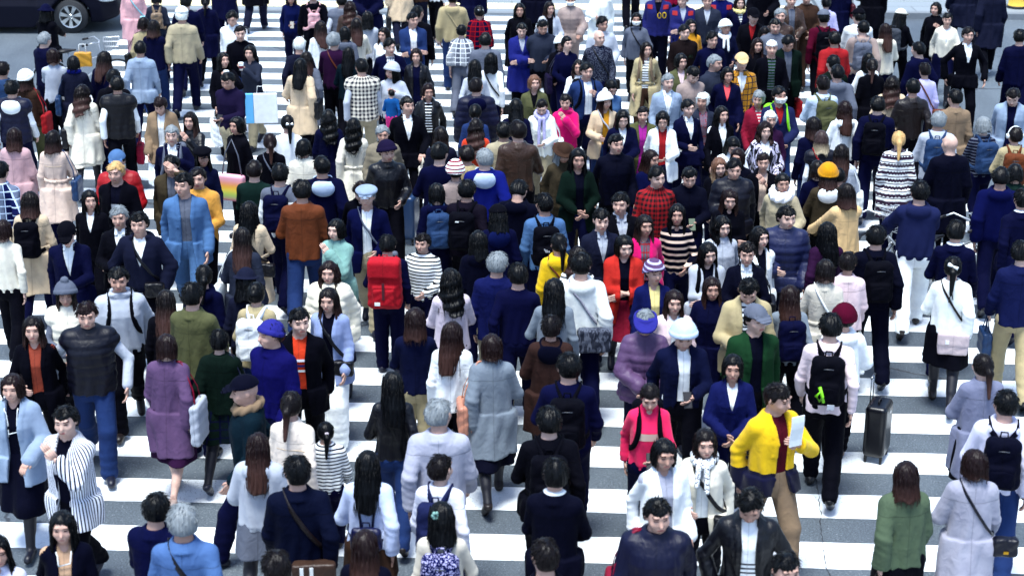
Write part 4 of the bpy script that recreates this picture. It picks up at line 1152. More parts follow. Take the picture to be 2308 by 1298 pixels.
            MB().lathe([(.0325, .03), (.0385, .075)], (0, 0, 0), 20, 'z').build('sleeve', plain('cup_sleeve', 'crimson', .7), r, smooth=True)
        else:
            base = tuple(hp + V3(0, -.03, -.02)); r = carried(info, 'folded_paper', 'folded paper' + who, 'paper', base)
            V = []; 
            for i in range(6):
                for s_ in (0, 1): V.append((-.055 + .11 * s_, .004 * math.sin(i * 1.4) - .02 * i / 5, .05 * i)); 
            mb = MB().add([(x, y - .004, z) for x, y, z in V] + [(x, y + .004, z) for x, y, z in V], [f_ for i in range(5) for f_ in ((2 * i, 2 * i + 1, 2 * i + 3, 2 * i + 2), (12 + 2 * i, 14 + 2 * i, 15 + 2 * i, 13 + 2 * i), (2 * i, 2 * i + 2, 14 + 2 * i, 12 + 2 * i), (2 * i + 1, 13 + 2 * i, 15 + 2 * i, 2 * i + 3))] + [(0, 12, 13, 1), (10, 11, 23, 22)])
            o = mb.build('sheet', plain('paper_white', 'white', .8), r)
def rainbow_mat():
    key = ('rainbow',)
    if key in MATS: return MATS[key]
    m = NT('rainbow_cloth'); o = m.obj(); sx = m.n('ShaderNodeSeparateXYZ'); m.l(o, sx.inputs[0])
    r = m.n('ShaderNodeValToRGB'); r.color_ramp.interpolation = 'B_SPLINE'; m.l(m.maprange(sx.outputs[2], 0, .29), r.inputs[0])
    cs = ['e05aa0', '7cc86a', 'f8e060', 'f4a030', 'f0b8d0']
    el = r.color_ramp.elements
    while len(el) < 5: el.new(.5)
    for i, c in enumerate(cs): el[i].position = i / 4; el[i].color = (*lin(c), 1)
    r2 = m.mix(m.math('GREATER_THAN', sx.outputs[1], .03), r.outputs[0], lin('e86ab0')); m.l(r2, m.b.inputs['Base Color']); m.b.inputs['Roughness'].default_value = .8
    MATS[key] = m.m; return m.m
# ------------------------------------------------------------------ road, stripes, pavement
PSI = -0.052; cps, sps = math.cos(PSI), math.sin(PSI)
def uv2w(u, v): return (u * cps - v * sps, u * sps + v * cps)
def w2uv(p): return (p[0] * cps + p[1] * sps, -p[0] * sps + p[1] * cps)
def asphalt_mat():
    m = NT('asphalt'); o = m.obj()
    sp = m.noise(o, 62, 4, .8); v = m.noise(o, 1.1, 3, .6); v2 = m.noise(o, 9, 3, .6)
    vo = m.n('ShaderNodeTexVoronoi', feature='F1'); vo.inputs['Scale'].default_value = 75; m.l(o, vo.inputs['Vector'])
    stone = m.maprange(vo.outputs['Distance'], .10, .42)
    base = m.mix(m.maprange(sp, .34, .66), (.020, .028, .038), (.135, .165, .19))
    base = m.mix(m.math('MULTIPLY', m.maprange(m.noise(o, 40, 1), .57, .63), m.math('SUBTRACT', 1.0, stone)), base, (.36, .40, .43))
    base = m.mix(m.maprange(v, .35, .65), m.mix(.2, base, (.045, .054, .068)), base)
    # cracks
    cr = m.n('ShaderNodeTexVoronoi', feature='DISTANCE_TO_EDGE'); cr.inputs['Scale'].default_value = .16
    dist = m.n('ShaderNodeVectorMath', operation='ADD'); nz = m.n('ShaderNodeTexNoise'); nz.inputs['Scale'].default_value = 2.2; nz.inputs['Detail'].default_value = 5
    m.l(o, nz.inputs['Vector']); sc = m.n('ShaderNodeVectorMath', operation='SCALE'); sc.inputs['Scale'].default_value = .35; m.l(nz.outputs['Color'], sc.inputs[0])
    m.l(o, dist.inputs[0]); m.l(sc.outputs[0], dist.inputs[1]); m.l(dist.outputs[0], cr.inputs['Vector'])
    crack = m.maprange(cr.outputs['Distance'], .0012, .0035, 1, 0)
    base = m.mix(m.math('MULTIPLY', crack, .8), base, (.015, .016, .022))
    pt = m.n('ShaderNodeMix', data_type='RGBA', blend_type='MULTIPLY'); pt.inputs[0].default_value = 1
    m.l(base, pt.inputs[6]); m.l(m.mix(m.maprange(m.noise(m.scale(o, (1, .35, 1)), .55, 4, .6), .35, .62), (.62, .64, .68), (1.15, 1.15, 1.15)), pt.inputs[7]); base = pt.outputs[2]
    m.l(base, m.b.inputs['Base Color']); m.b.inputs['Roughness'].default_value = .62; m.b.inputs['Specular IOR Level'].default_value = .5
    h = m.math('SUBTRACT', m.math('MULTIPLY', sp, 1.0), m.math('MULTIPLY', crack, 2.0))
    m.l(m.bump(h, .6, .008), m.b.inputs['Normal']); return m.m
def paint_mat():
    m = NT('road_paint'); o = m.obj()
    n = m.noise(o, 60, 4, .75); big = m.noise(o, 1.6, 3, .6); sc = m.noise(o, 14, 4, .7)
    chip = m.math('MULTIPLY', m.maprange(n, .58, .62), m.maprange(big, .44, .60))
    base = m.mix(m.maprange(sc, .3, .75), (.86, .89, .90), (.74, .79, .81))
    base = m.mix(m.maprange(big, .4, .62), base, m.mix(.30, base, (.42, .46, .50)))
    base = m.mix(chip, base, (.12, .13, .145))
    fine = m.noise(o, 240, 1); base = m.mix(m.math('MULTIPLY', m.maprange(fine, .62, .7), .35), base, (.3, .32, .35))
    m.l(base, m.b.inputs['Base Color']); m.b.inputs['Roughness'].default_value = .6; m.b.inputs['Specular IOR Level'].default_value = .3
    m.l(m.bump(n, .4, .004), m.b.inputs['Normal']); return m.m
def slab_mat():
    m = NT('paving_slabs'); o = m.obj(); b = m.n('ShaderNodeTexBrick'); m.l(m.scale(o, (1, 1, 1)), b.inputs['Vector'])
    b.inputs['Scale'].default_value = 1.0; b.inputs['Brick Width'].default_value = 1.2; b.inputs['Row Height'].default_value = .6; b.inputs['Mortar Size'].default_value = .012
    b.inputs['Color1'].default_value = (.17, .20, .22, 1); b.inputs['Color2'].default_value = (.22, .25, .27, 1); b.inputs['Mortar'].default_value = (.1, .11, .12, 1)
    n = m.noise(o, 30, 3); x = m.n('ShaderNodeMix', data_type='RGBA', blend_type='MULTIPLY'); x.inputs[0].default_value = .5
    m.l(b.outputs[0], x.inputs[6]); m.l(m.mix(n, (.6, .6, .62), (1.2, 1.2, 1.2)), x.inputs[7]); m.l(x.outputs[2], m.b.inputs['Base Color'])
    m.b.inputs['Roughness'].default_value = .7; return m.m
ASPH = asphalt_mat(); PAINT = paint_mat()
def quad_sheet(name, cs, z, mat, kind='structure'):
    me = bpy.data.meshes.new(name); me.from_pydata([(x, y, z) for x, y in cs], [], [tuple(range(len(cs)))]); me.update()
    o = link(name, me, mat); o['kind'] = kind; return o
quad_sheet('road', [(-250, -60), (250, -60), (250, 400), (-250, 400)], 0.0, ASPH)
# crosswalk edges measured from the photograph
def edge(p, q):
    a, b = w2uv(at_z(*p)), w2uv(at_z(*q)); return lambda v: a[0] + (b[0] - a[0]) * (v - a[1]) / (b[1] - a[1])
eL = edge((252, 115), (-8, 460)); eR = edge((1890, 150), (2225, 500))
rs = random.Random(4); mb = MB(); W_ = .452
for k in range(-5, 25):
    v1 = 14.0 + .897 * k; v0 = v1 - W_ - (.02 if k > 10 else 0)
    def jit(): return rs.uniform(-.012, .012)
    uL0, uL1, uR0, uR1 = eL(v0), eL(v1), eR(v0), eR(v1); n = 60; top = []; bot = []
    for i in range(n + 1):
        t = i / n; top.append((uL1 + (uR1 - uL1) * t, v1 + rs.uniform(-.006, .006))); bot.append((uL0 + (uR0 - uL0) * t, v0 + rs.uniform(-.006, .006)))
    V = [(*uv2w(*p), 0.004) for p in top] + [(*uv2w(*p), 0.004) for p in bot]
    mb.add(V, [(i, n + 1 + i, n + 2 + i, i + 1) for i in range(n)])
cw = mb.build('crosswalk_stripes', PAINT); cw['kind'] = 'structure'
# a hand hole cover and a sealed trench in the tarmac
mb = MB(); mb.lathe([(0, .006), (.16, .006), (.18, .0045)], (*at_z(742, 1235)[:2], 0), 28, 'z'); 
# kerb and pavement on the far side
vk = w2uv(at_z(2010, 43))[1]; vm = w2uv(at_z(1150, 25))[1]
def strip(name, u0, u1, v0, v1, z0, z1, mat, bevel=.015):
    V = [(*uv2w(u, v), z) for z in (z0, z1) for u, v in ((u0, v0), (u1, v0), (u1, v1), (u0, v1))]
    o = MB().add(V, [(0, 3, 2, 1), (4, 5, 6, 7), (0, 1, 5, 4), (1, 2, 6, 5), (2, 3, 7, 6), (3, 0, 4, 7)]).build(name, mat, bevel=bevel); o['kind'] = 'structure'; return o
KERB = plain('kerb_stone', (.17, .19, .21), .8, bump=60); SLAB = slab_mat()
uR_ = eR(vk) + .6; uL_ = eL(vk) - .8; V0 = min(vk, vm)
strip('pavement', -60, uL_, vk + .18, vk + 60, -.05, .13, SLAB); strip('kerb', -60, uL_, vk, vk + .178, -.05, .135, KERB)
strip('pavement', uR_, 60, vk + .18, vk + 60, -.05, .13, SLAB); strip('kerb', uR_, 60, vk, vk + .178, -.05, .135, KERB)
strip('dropped_kerb', uL_ + .003, uR_ - .003, vk + .10, vk + .28, -.05, .022, KERB)
strip('pavement', uL_ + .003, uR_ - .003, vk + .283, vk + 60, -.05, .018, SLAB, 0)
m_ = NT('tactile_yellow'); oo = m_.obj(); vv = m_.n('ShaderNodeTexBrick'); m_.l(oo, vv.inputs['Vector']); vv.offset = 0.0
vv.inputs['Scale'].default_value = 1.0; vv.inputs['Brick Width'].default_value = .3; vv.inputs['Row Height'].default_value = .3; vv.inputs['Mortar Size'].default_value = .006
vv.inputs['Color1'].default_value = (.72, .62, .34, 1); vv.inputs['Color2'].default_value = (.80, .70, .42, 1); vv.inputs['Mortar'].default_value = (.3, .26, .14, 1)
m_.l(vv.outputs[0], m_.b.inputs['Base Color']); m_.b.inputs['Roughness'].default_value = .7
strip('tactile_paving', uL_ + .2, uR_ - .2, vk + .55, vk + 1.15, .018, .026, m_.m, 0)
strip('tactile_paving', uL_ + .2, uR_ - .2, vk + 1.9, vk + 2.2, .018, .026, m_.m, 0)
# bollards on the right
p = at_z(2141, 14, .13); t = tag(empty('bollard', p), 'black post standing on the pavement near the top right', 'bollard')
MB().lathe([(.09, 0), (.09, .02), (.075, .03), (.075, .78), (.085, .79), (.085, .84), (.05, .87), (0, .875)], (0, 0, 0), 24, 'z').build('post', plain('bollard_black', 'black', .4), t, smooth=True)
MB().lathe([(.078, .60), (.078, .66)], (0, 0, 0), 24, 'z').build('reflector_band', plain('band_grey', 'grey', .4), t, smooth=True)
p = at_z(2292, 18, .13); t = tag(empty('barrier_drum', p), 'round yellow drum standing on the pavement in the top right corner', 'drum')
MB().lathe([(.0, 0), (.19, 0), (.195, .02), (.195, .06), (.185, .07), (.185, .26), (.192, .28), (.192, .33), (.18, .35), (.18, .55), (.186, .57), (.186, .62), (.15, .66), (0, .665)], (0, 0, 0), 36, 'z').build('drum', plain('drum_yellow', (.75, .50, .06), .45), t, smooth=True)
MB().lathe([(.21, 0), (.215, .05), (.19, .055)], (0, 0, 0), 36, 'z').build('foot_ring', plain('drum_foot', 'black', .6), t, smooth=True)

# ------------------------------------------------------------------ the dark car, front wheel at the crosswalk side
def make_car():
    wf = at_z(165, 76); Lw = 2.85; ang = R(-1.5)
    t = tag(empty('car', (wf.x, wf.y + .90, 0), ang), 'dark navy car at the top left with silver alloy wheel', 'car')
    # local frame: front towards +x, front axle at x=0, near side at y=-.90
    body = [(-3.75, .42), (-3.78, .75), (-3.65, .98), (-2.9, 1.06), (.25, .98), (.72, .84), (.90, .60), (.92, .34), (.80, .20), (-3.6, .24)]
    bz0 = np.array([-3.80, -3.70, -3.3, -2.4, -.6, .15, .55, .80, .93]); ztop = np.array([.80, .98, 1.05, 1.06, 1.03, .98, .90, .78, .55])
    def f(P):
        x, y, z = P[:, 0], P[:, 1], P[:, 2]
        zt = np.interp(x, bz0, ztop); zb = np.interp(x, [-3.8, -3.4, .6, .93], [.40, .22, .20, .30])
        hw = np.interp(x, [-3.8, -3.4, .1, .6, .93], [.72, .90, .905, .84, .60]) - np.clip(np.abs(z - .62) - .12, 0, 1) * .12
        d = smax(smax(np.abs(y) - hw, z - zt, .10), zb - z, .05); d = smax(d, np.abs(x + 1.435) - 2.36, .12)
        cz = np.interp(x, [-3.2, -2.6, -1.9, -1.0, -.1], [1.0, 1.38, 1.46, 1.44, 1.0])
        cab = smax(smax(np.abs(y) - (.80 - (z - 1.0) * .42), z - cz, .06), np.maximum(.9 - z, 0) + np.abs(x + 1.7) - 1.75, .05)
        d = smin(d, cab, .04)
        for wx in (0, -Lw): d = smax(d, -(np.sqrt((x - wx) ** 2 + (z - .33) ** 2) - .385), .02)
        # creases: door gaps, sill
        for gx in (-.62, -1.62, -2.45): d = d + .012 * (np.abs(x - gx) < .012) * (np.abs(y) > .7) * (z > .3) * (z < 1.0)
        d = d + .010 * np.exp(-((z - .80) / .02) ** 2) * (np.abs(y) > .6) + .014 * np.exp(-((z - .36) / .025) ** 2) * (np.abs(y) > .6) * (x < -.4)
        return d
    V, F = poly(f, np.arange(-3.95, 1.05, .03), np.arange(-1.02, 1.03, .03), np.arange(.1, 1.55, .03))
    paintm = plain('car_paint', (.001, .0015, .008), .5, 0.0, .12)
    link('body', mesh_np('car_body', V, F), paintm, t)
    gl = plain('car_glass', (.01, .012, .02), .05, 0, .8)
    for i, (x0, x1, xt0, xt1) in enumerate(((-1.60, -.35, -1.60, -.85), (-2.75, -1.68, -2.45, -1.68))):
        for sy in (1, -1):
            z0, z1 = 1.07, 1.36; yb, yt = sy * .775, sy * .655
            MB().add([(x0, yb, z0), (x1, yb, z0), (xt1, yt, z1), (xt0, yt, z1), (x0, yb - sy * .03, z0), (x1, yb - sy * .03, z0), (xt1, yt - sy * .03, z1), (xt0, yt - sy * .03, z1)], [(0, 1, 2, 3), (7, 6, 5, 4), (0, 4, 5, 1), (1, 5, 6, 2), (2, 6, 7, 3), (3, 7, 4, 0)]).build('side_window', gl, t)
    tm = plain('tyre', (.018, .020, .024), .8, bump=40); rm = plain('alloy', (.62, .65, .66), .3, .85)
    for wx in (0, -Lw):
        for sy in (-1, 1):
            w = MB().lathe([(.225, .0), (.235, .02), (.315, .0), (.335, .03), (.335, .19), (.315, .215), (.2, .2)], (0, 0, 0), 48)
            wo_ = w.build('wheel', tm, t, smooth=True); wo_.location = (wx, -.915 if sy < 0 else .915, .335)
            if sy > 0: wo_.rotation_euler = (0, 0, math.pi)
            mb = MB().lathe([(.232, .018), (.222, .006), (.208, .012), (.200, .06), (.200, .16)], (0, 0, 0), 48)
            mb.lathe([(.0, .012), (.035, .012), (.05, .028), (.05, .08)], (0, 0, 0), 24)
            for k in range(7):
                for dd in (-.085, .085):
                    th = 2 * math.pi * k / 7 + .2; a0 = th + dd * .6; a1 = th + dd * 1.3
                    c0, s0, c1, s1 = math.cos(a0), math.sin(a0), math.cos(a1), math.sin(a1); nx, nz = -math.sin(th), math.cos(th)
                    q = [(c0 * .045 + nx * e * .013, .020, s0 * .045 + nz * e * .013) for e in (-1, 1)] + [(c1 * .212 + nx * e * .019, .012, s1 * .212 + nz * e * .019) for e in (1, -1)]
                    mb.add(q + [(x, y + .03, z) for x, y, z in q], [(0, 1, 2, 3), (7, 6, 5, 4), (0, 4, 5, 1), (1, 5, 6, 2), (2, 6, 7, 3), (3, 7, 4, 0)])
            mb.build('rim', rm, wo_); MB().lathe([(.0, .10), (.198, .10)], (0, 0, 0), 40).build('brake_disc', plain('brake', (.05, .05, .055), .5, .6), wo_, smooth=True)
            mb = MB()
            for k in range(5):
                th = 2 * math.pi * k / 5; mb.lathe([(.0, .006), (.008, .006), (.010, .02)], (.028 * math.cos(th), 0, .028 * math.sin(th)), 8)
            mb.build('wheel_nuts', plain('nuts', (.05, .05, .06), .4, .5), wo_)
    def hl(P): return ell(P, (.70, -.62, .66), (.22, .20, .085))
    hm = plain('headlight_glass', (.62, .70, .74), .08, 0, .9)
    for sy in (1, -1):
        def hl(P, sy=sy): return smax(ell(P, (.64, sy * .66, .68), (.26, .20, .09)), np.abs(P[:, 1]) * 0 + (P[:, 2] - .76), .02)
        link('headlight', mesh_fn('headlight', hl, (.35, .95), (sy * .66 - .24, sy * .66 + .24), (.55, .80), .02), hm, t)
    MB().box((.90, 0, .44), (.03, .45, .07)).build('grille', plain('grille', (.01, .01, .012), .4), t, bevel=.01)
    for sy in (1, -1): MB().box((-.78, sy * .93, 1.08), (.07, .10, .06)).build('wing_mirror', paintm, t, bevel=.03)
    for hx_ in (-1.35, -2.3): MB().box((hx_, -.905, .88), (.09, .015, .014)).build('door_handle', paintm, t, bevel=.006)
make_car()
# ------------------------------------------------------------------ bicycles
def make_bicycle():
    t = empty('bicycle'); fr = plain('bike_frame', 'silver', .3, .6); ty = plain('tyre', 'black')
    for x in (0, 1.08):
        w = MB().tube([(.325 * math.cos(a), 0, .325 * math.sin(a)) for a in np.linspace(0, 2 * math.pi, 41)], .017, 7).build('wheel', plain('tyre', 'black'), t, smooth=True); w.location = (x, 0, .342)
        mb = MB().tube([(.305 * math.cos(a), 0, .305 * math.sin(a)) for a in np.linspace(0, 2 * math.pi, 41)], .009, 5); mb.tube([(0, -.05, 0), (0, .05, 0)], .02, 8)
        mb.build('rim', fr, w, smooth=True); mb = MB()
        for k in range(18): a = k * math.pi / 9; mb.tube([(0, 0, 0), (.30 * math.cos(a), 0, .30 * math.sin(a))], .0016, 3)
        mb.build('spokes', fr, w)
    mb = MB(); bb = (.43, 0, .30); st = (.33, 0, .62); hd_ = (.86, 0, .70); hb = (.90, 0, .62)
    for a, b in ((bb, st), (bb, hb), (st, (.84, 0, .74)), ((0, .05, .342), bb), ((0, -.05, .342), bb), ((0, .05, .342), st), ((0, -.05, .342), st)): mb.tube([a, b], .014, 7)
    mb.build('frame', fr, t, smooth=True)
    MB().tube([(1.08, .05, .342), (.94, .05, .62), (.84, 0, .74), (.81, 0, .98)], .013, 7).tube([(1.08, -.05, .342), (.94, -.05, .62), (.84, 0, .74)], .013, 7).build('fork', fr, t, smooth=True)
    MB().tube([(.62, .27, .99), (.74, .25, 1.02), (.82, .1, .98), (.82, -.1, .98), (.74, -.25, 1.02), (.62, -.27, .99)], .011, 7).build('handlebar', fr, t, smooth=True)
    for s in (1, -1): MB().tube([(.64, s * .266, .995), (.54, s * .28, .975)], .018, 8).build('grip', plain('grip', 'black'), t, smooth=True)
    MB().tube([(.33, 0, .62), (.30, 0, .82)], .012, 7).build('seat_post', fr, t, smooth=True)
    def sd(P): return smin(ell(P, (.22, 0, .85), (.10, .085, .035)), cap(P, (.22, 0, .855), (.42, 0, .862), .035, .018), .03)
    link('saddle', mesh_fn('saddle', sd, (.05, .5), (-.12, .12), (.78, .92), .012), plain('saddle', 'black', .5), t)
    mb = MB()   # wire basket in front
    for zz, k in ((.78, .82), (.86, .88), (.94, .94), (1.02, 1.0)): 
        a, b = .17 * k, .13 * k; mb.tube([(1.02 + b, a, zz), (1.02 + b, -a, zz), (1.02 - b, -a, zz), (1.02 - b, a, zz), (1.02 + b, a, zz)], .0035 if zz < 1 else .006, 4)
    for i in range(9):
        s = -1 + i / 4; 
        for q in (-1, 1): mb.tube([(1.02 + q * .107, s * .14, .78), (1.02 + q * .13, s * .17, 1.02)], .003, 4); mb.tube([(1.02 + s * .107, q * .14, .78), (1.02 + s * .13, q * .17, 1.02)], .003, 4)
    for i in range(5): mb.tube([(.915, -.12 + .06 * i, .78), (1.125, -.12 + .06 * i, .78)], .003, 4)
    mb.build('basket', plain('basket', 'silver', .35, .6), t)
    MB().tube([(-.34 * math.cos(a) * 1.0, 0, .342 + .365 * math.sin(a)) for a in np.linspace(-.2, 2.2, 16)], .022, 6, .4).build('mudguard', fr, t, smooth=True)
    MB().tube([(.43, .0, .30), (.43, .09, .30), (.55, .09, .20), (.55, .17, .20)], .010, 6).tube([(.43, .0, .30), (.43, -.09, .30), (.31, -.09, .40), (.31, -.17, .40)], .010, 6).build('crank', fr, t, smooth=True)
    return t
def copy_tree(o, parent=None):
    c = o.copy(); COL.objects.link(c); c.parent = parent
    for ch in list(o.children): copy_tree(ch, c)
    return c
b0 = make_bicycle(); gb_ = 'bicycles pushed across the road'
def put(o, px, py, z, rz, lab): p = at_z(px, py, z); o.location = (p.x, p.y, 0); o.rotation_euler = (0, 0, R(rz)); tag(o, lab, 'bicycle', gb_)
put(b0, 110, 100, .98, 12, 'silver bicycle pushed by the person in black coat and round black hat by the car')
b1 = copy_tree(b0); put(b1, 1895, 520, .98, 38, 'bicycle pushed by the person in the sand coloured jacket')
b2 = copy_tree(b0); put(b2, 2060, 520, .98, 24, 'bicycle with wire basket beside the white trousers and dusky navy hoodie')
# ------------------------------------------------------------------ luggage and loose bags
def suitcase(px, py, z, rz, col, lab, s=1.0):
    p = at_z(px, py, 0); t = tag(empty('suitcase', (p.x, p.y, 0), R(rz), s), lab, 'suitcase', 'wheeled suitcases')
    m = plain('case_' + col, 'black' if col == 'ink' else col, .32, 0, .35, coat=.1)
    def f(P):
        d = box(P, (0, 0, .40), (.20, .125, .32), .055)
        return d - .004 * (np.sin(P[:, 0] * 105) > .2) * (np.abs(P[:, 0]) < .16) * (np.abs(P[:, 2] - .40) < .29)
    link('shell', mesh_fn('shell', f, (-.23, .23), (-.16, .16), (.05, .75), .0125), m, t)
    MB().tube([(.001, 0, .085), (.001, 0, .085)], .001, 4) if False else None
    b = MB()
    for s_ in (-1, 1): b.tube([(s_ * .07, .10, .72), (s_ * .07, .10, 1.03)], .007, 6)
    b.tube([(-.08, .10, 1.03), (.08, .10, 1.03)], .013, 8).build('pull_handle', plain('steel_m', 'steelm', .3, 1.0), t, smooth=True)
    for x in (-.15, .15):
        for y in (-.09, .09): MB().lathe([(0, -.012), (.028, -.012), (.030, 0), (.028, .012), (0, .012)], (x, y, .030), 16).box((x, y, .065), (.018, .016, .022)).build('wheel', plain('case_wheel', 'black'), t)
    MB().tube([(-.06, 0, .72), (-.05, 0, .755), (.05, 0, .755), (.06, 0, .72)], .010, 6).build('carry_handle', plain('case_wheel', 'black'), t, smooth=True)
    MB().box((.0, -.131, .62), (.03, .003, .012)).build('badge', plain('badge', 'silver', .3, .8), t)
suitcase(1973, 1032, 0, 66, 'ink', 'glossy black hard shell suitcase standing on the stripes behind a white jacket', .80)
suitcase(922, 545, 0, 80, 'steel', 'blue suitcase partly hidden beside the loose navy sweater', .9)
# large white and blue poster bag held at a person's side
p = at_z(590, 245, 1.0); t = tag(empty('poster_bag', (p.x, p.y, .78), R(4), .8), 'big flat white and sky blue paper bag beside the purple sweater', 'bag')
MB().box((.07, 0, .28), (.21, .035, .27)).build('white_panel', plain('paper_white', 'white', .6), t, bevel=.01)
MB().box((-.215, 0, .28), (.072, .036, .27)).build('blue_panel', plain('paper_blue', (.12, .45, .80), .5), t, bevel=.01)
for y in (-.03, .03): MB().tube([(-.08, y, .54), (-.06, y * .5, .68), (.06, y * .5, .68), (.08, y, .54)], .004, 5).build('handle', plain('cord', 'white'), t, smooth=True)
def paper_bag(px, py, z, rz, col, lab, w=.17, h=.24):
    p = at_z(px, py, z); t = tag(empty('shopping_bag', (p.x, p.y, z - h), R(rz)), lab, 'bag', 'paper and plastic shopping bags')
    def f(P): return box(P, (0, 0, h / 2), (w * (1), .05, h / 2), .015) + .004 * np.sin(P[:, 2] * 50 + P[:, 0] * 30)
    link('bag_body', mesh_fn('bag_body', f, (-w - .03, w + .03), (-.08, .08), (-.02, h + .03), .014), plain('bag_' + col, col, .5), t)
    for y in (-.04, .04): MB().tube([(-.06, y, h - .01), (-.05, y * .4, h + .13), (.05, y * .4, h + .13), (.06, y, h - .01)], .004, 5).build('handle', plain('cord', 'white'), t, smooth=True)
paper_bag(186, 118, .98, 5, 'ochreb', 'mustard and crimson bag hanging from the bicycle handlebar by the car', .14, .24)

p = at_z(526, 445, .62); t = tag(empty('rainbow_bag', (p.x, p.y, .58), R(-20)), 'rainbow coloured square bag hanging beside the black turtleneck and bob', 'bag')
def _rb(P): return box(P, (0, 0, .17), (.17, .055, .17), .03)
link('bag_body', mesh_fn('bag_body', _rb, (-.2, .2), (-.08, .08), (-.02, .37), .013), rainbow_mat(), t)
MB().tube([(-.14, 0, .33), (-.08, 0, .62), (.02, 0, .80), (.10, 0, .60), (.14, 0, .33)], .009, 6).build('strap', plain('rainbow_strap', 'grey'), t, smooth=True)

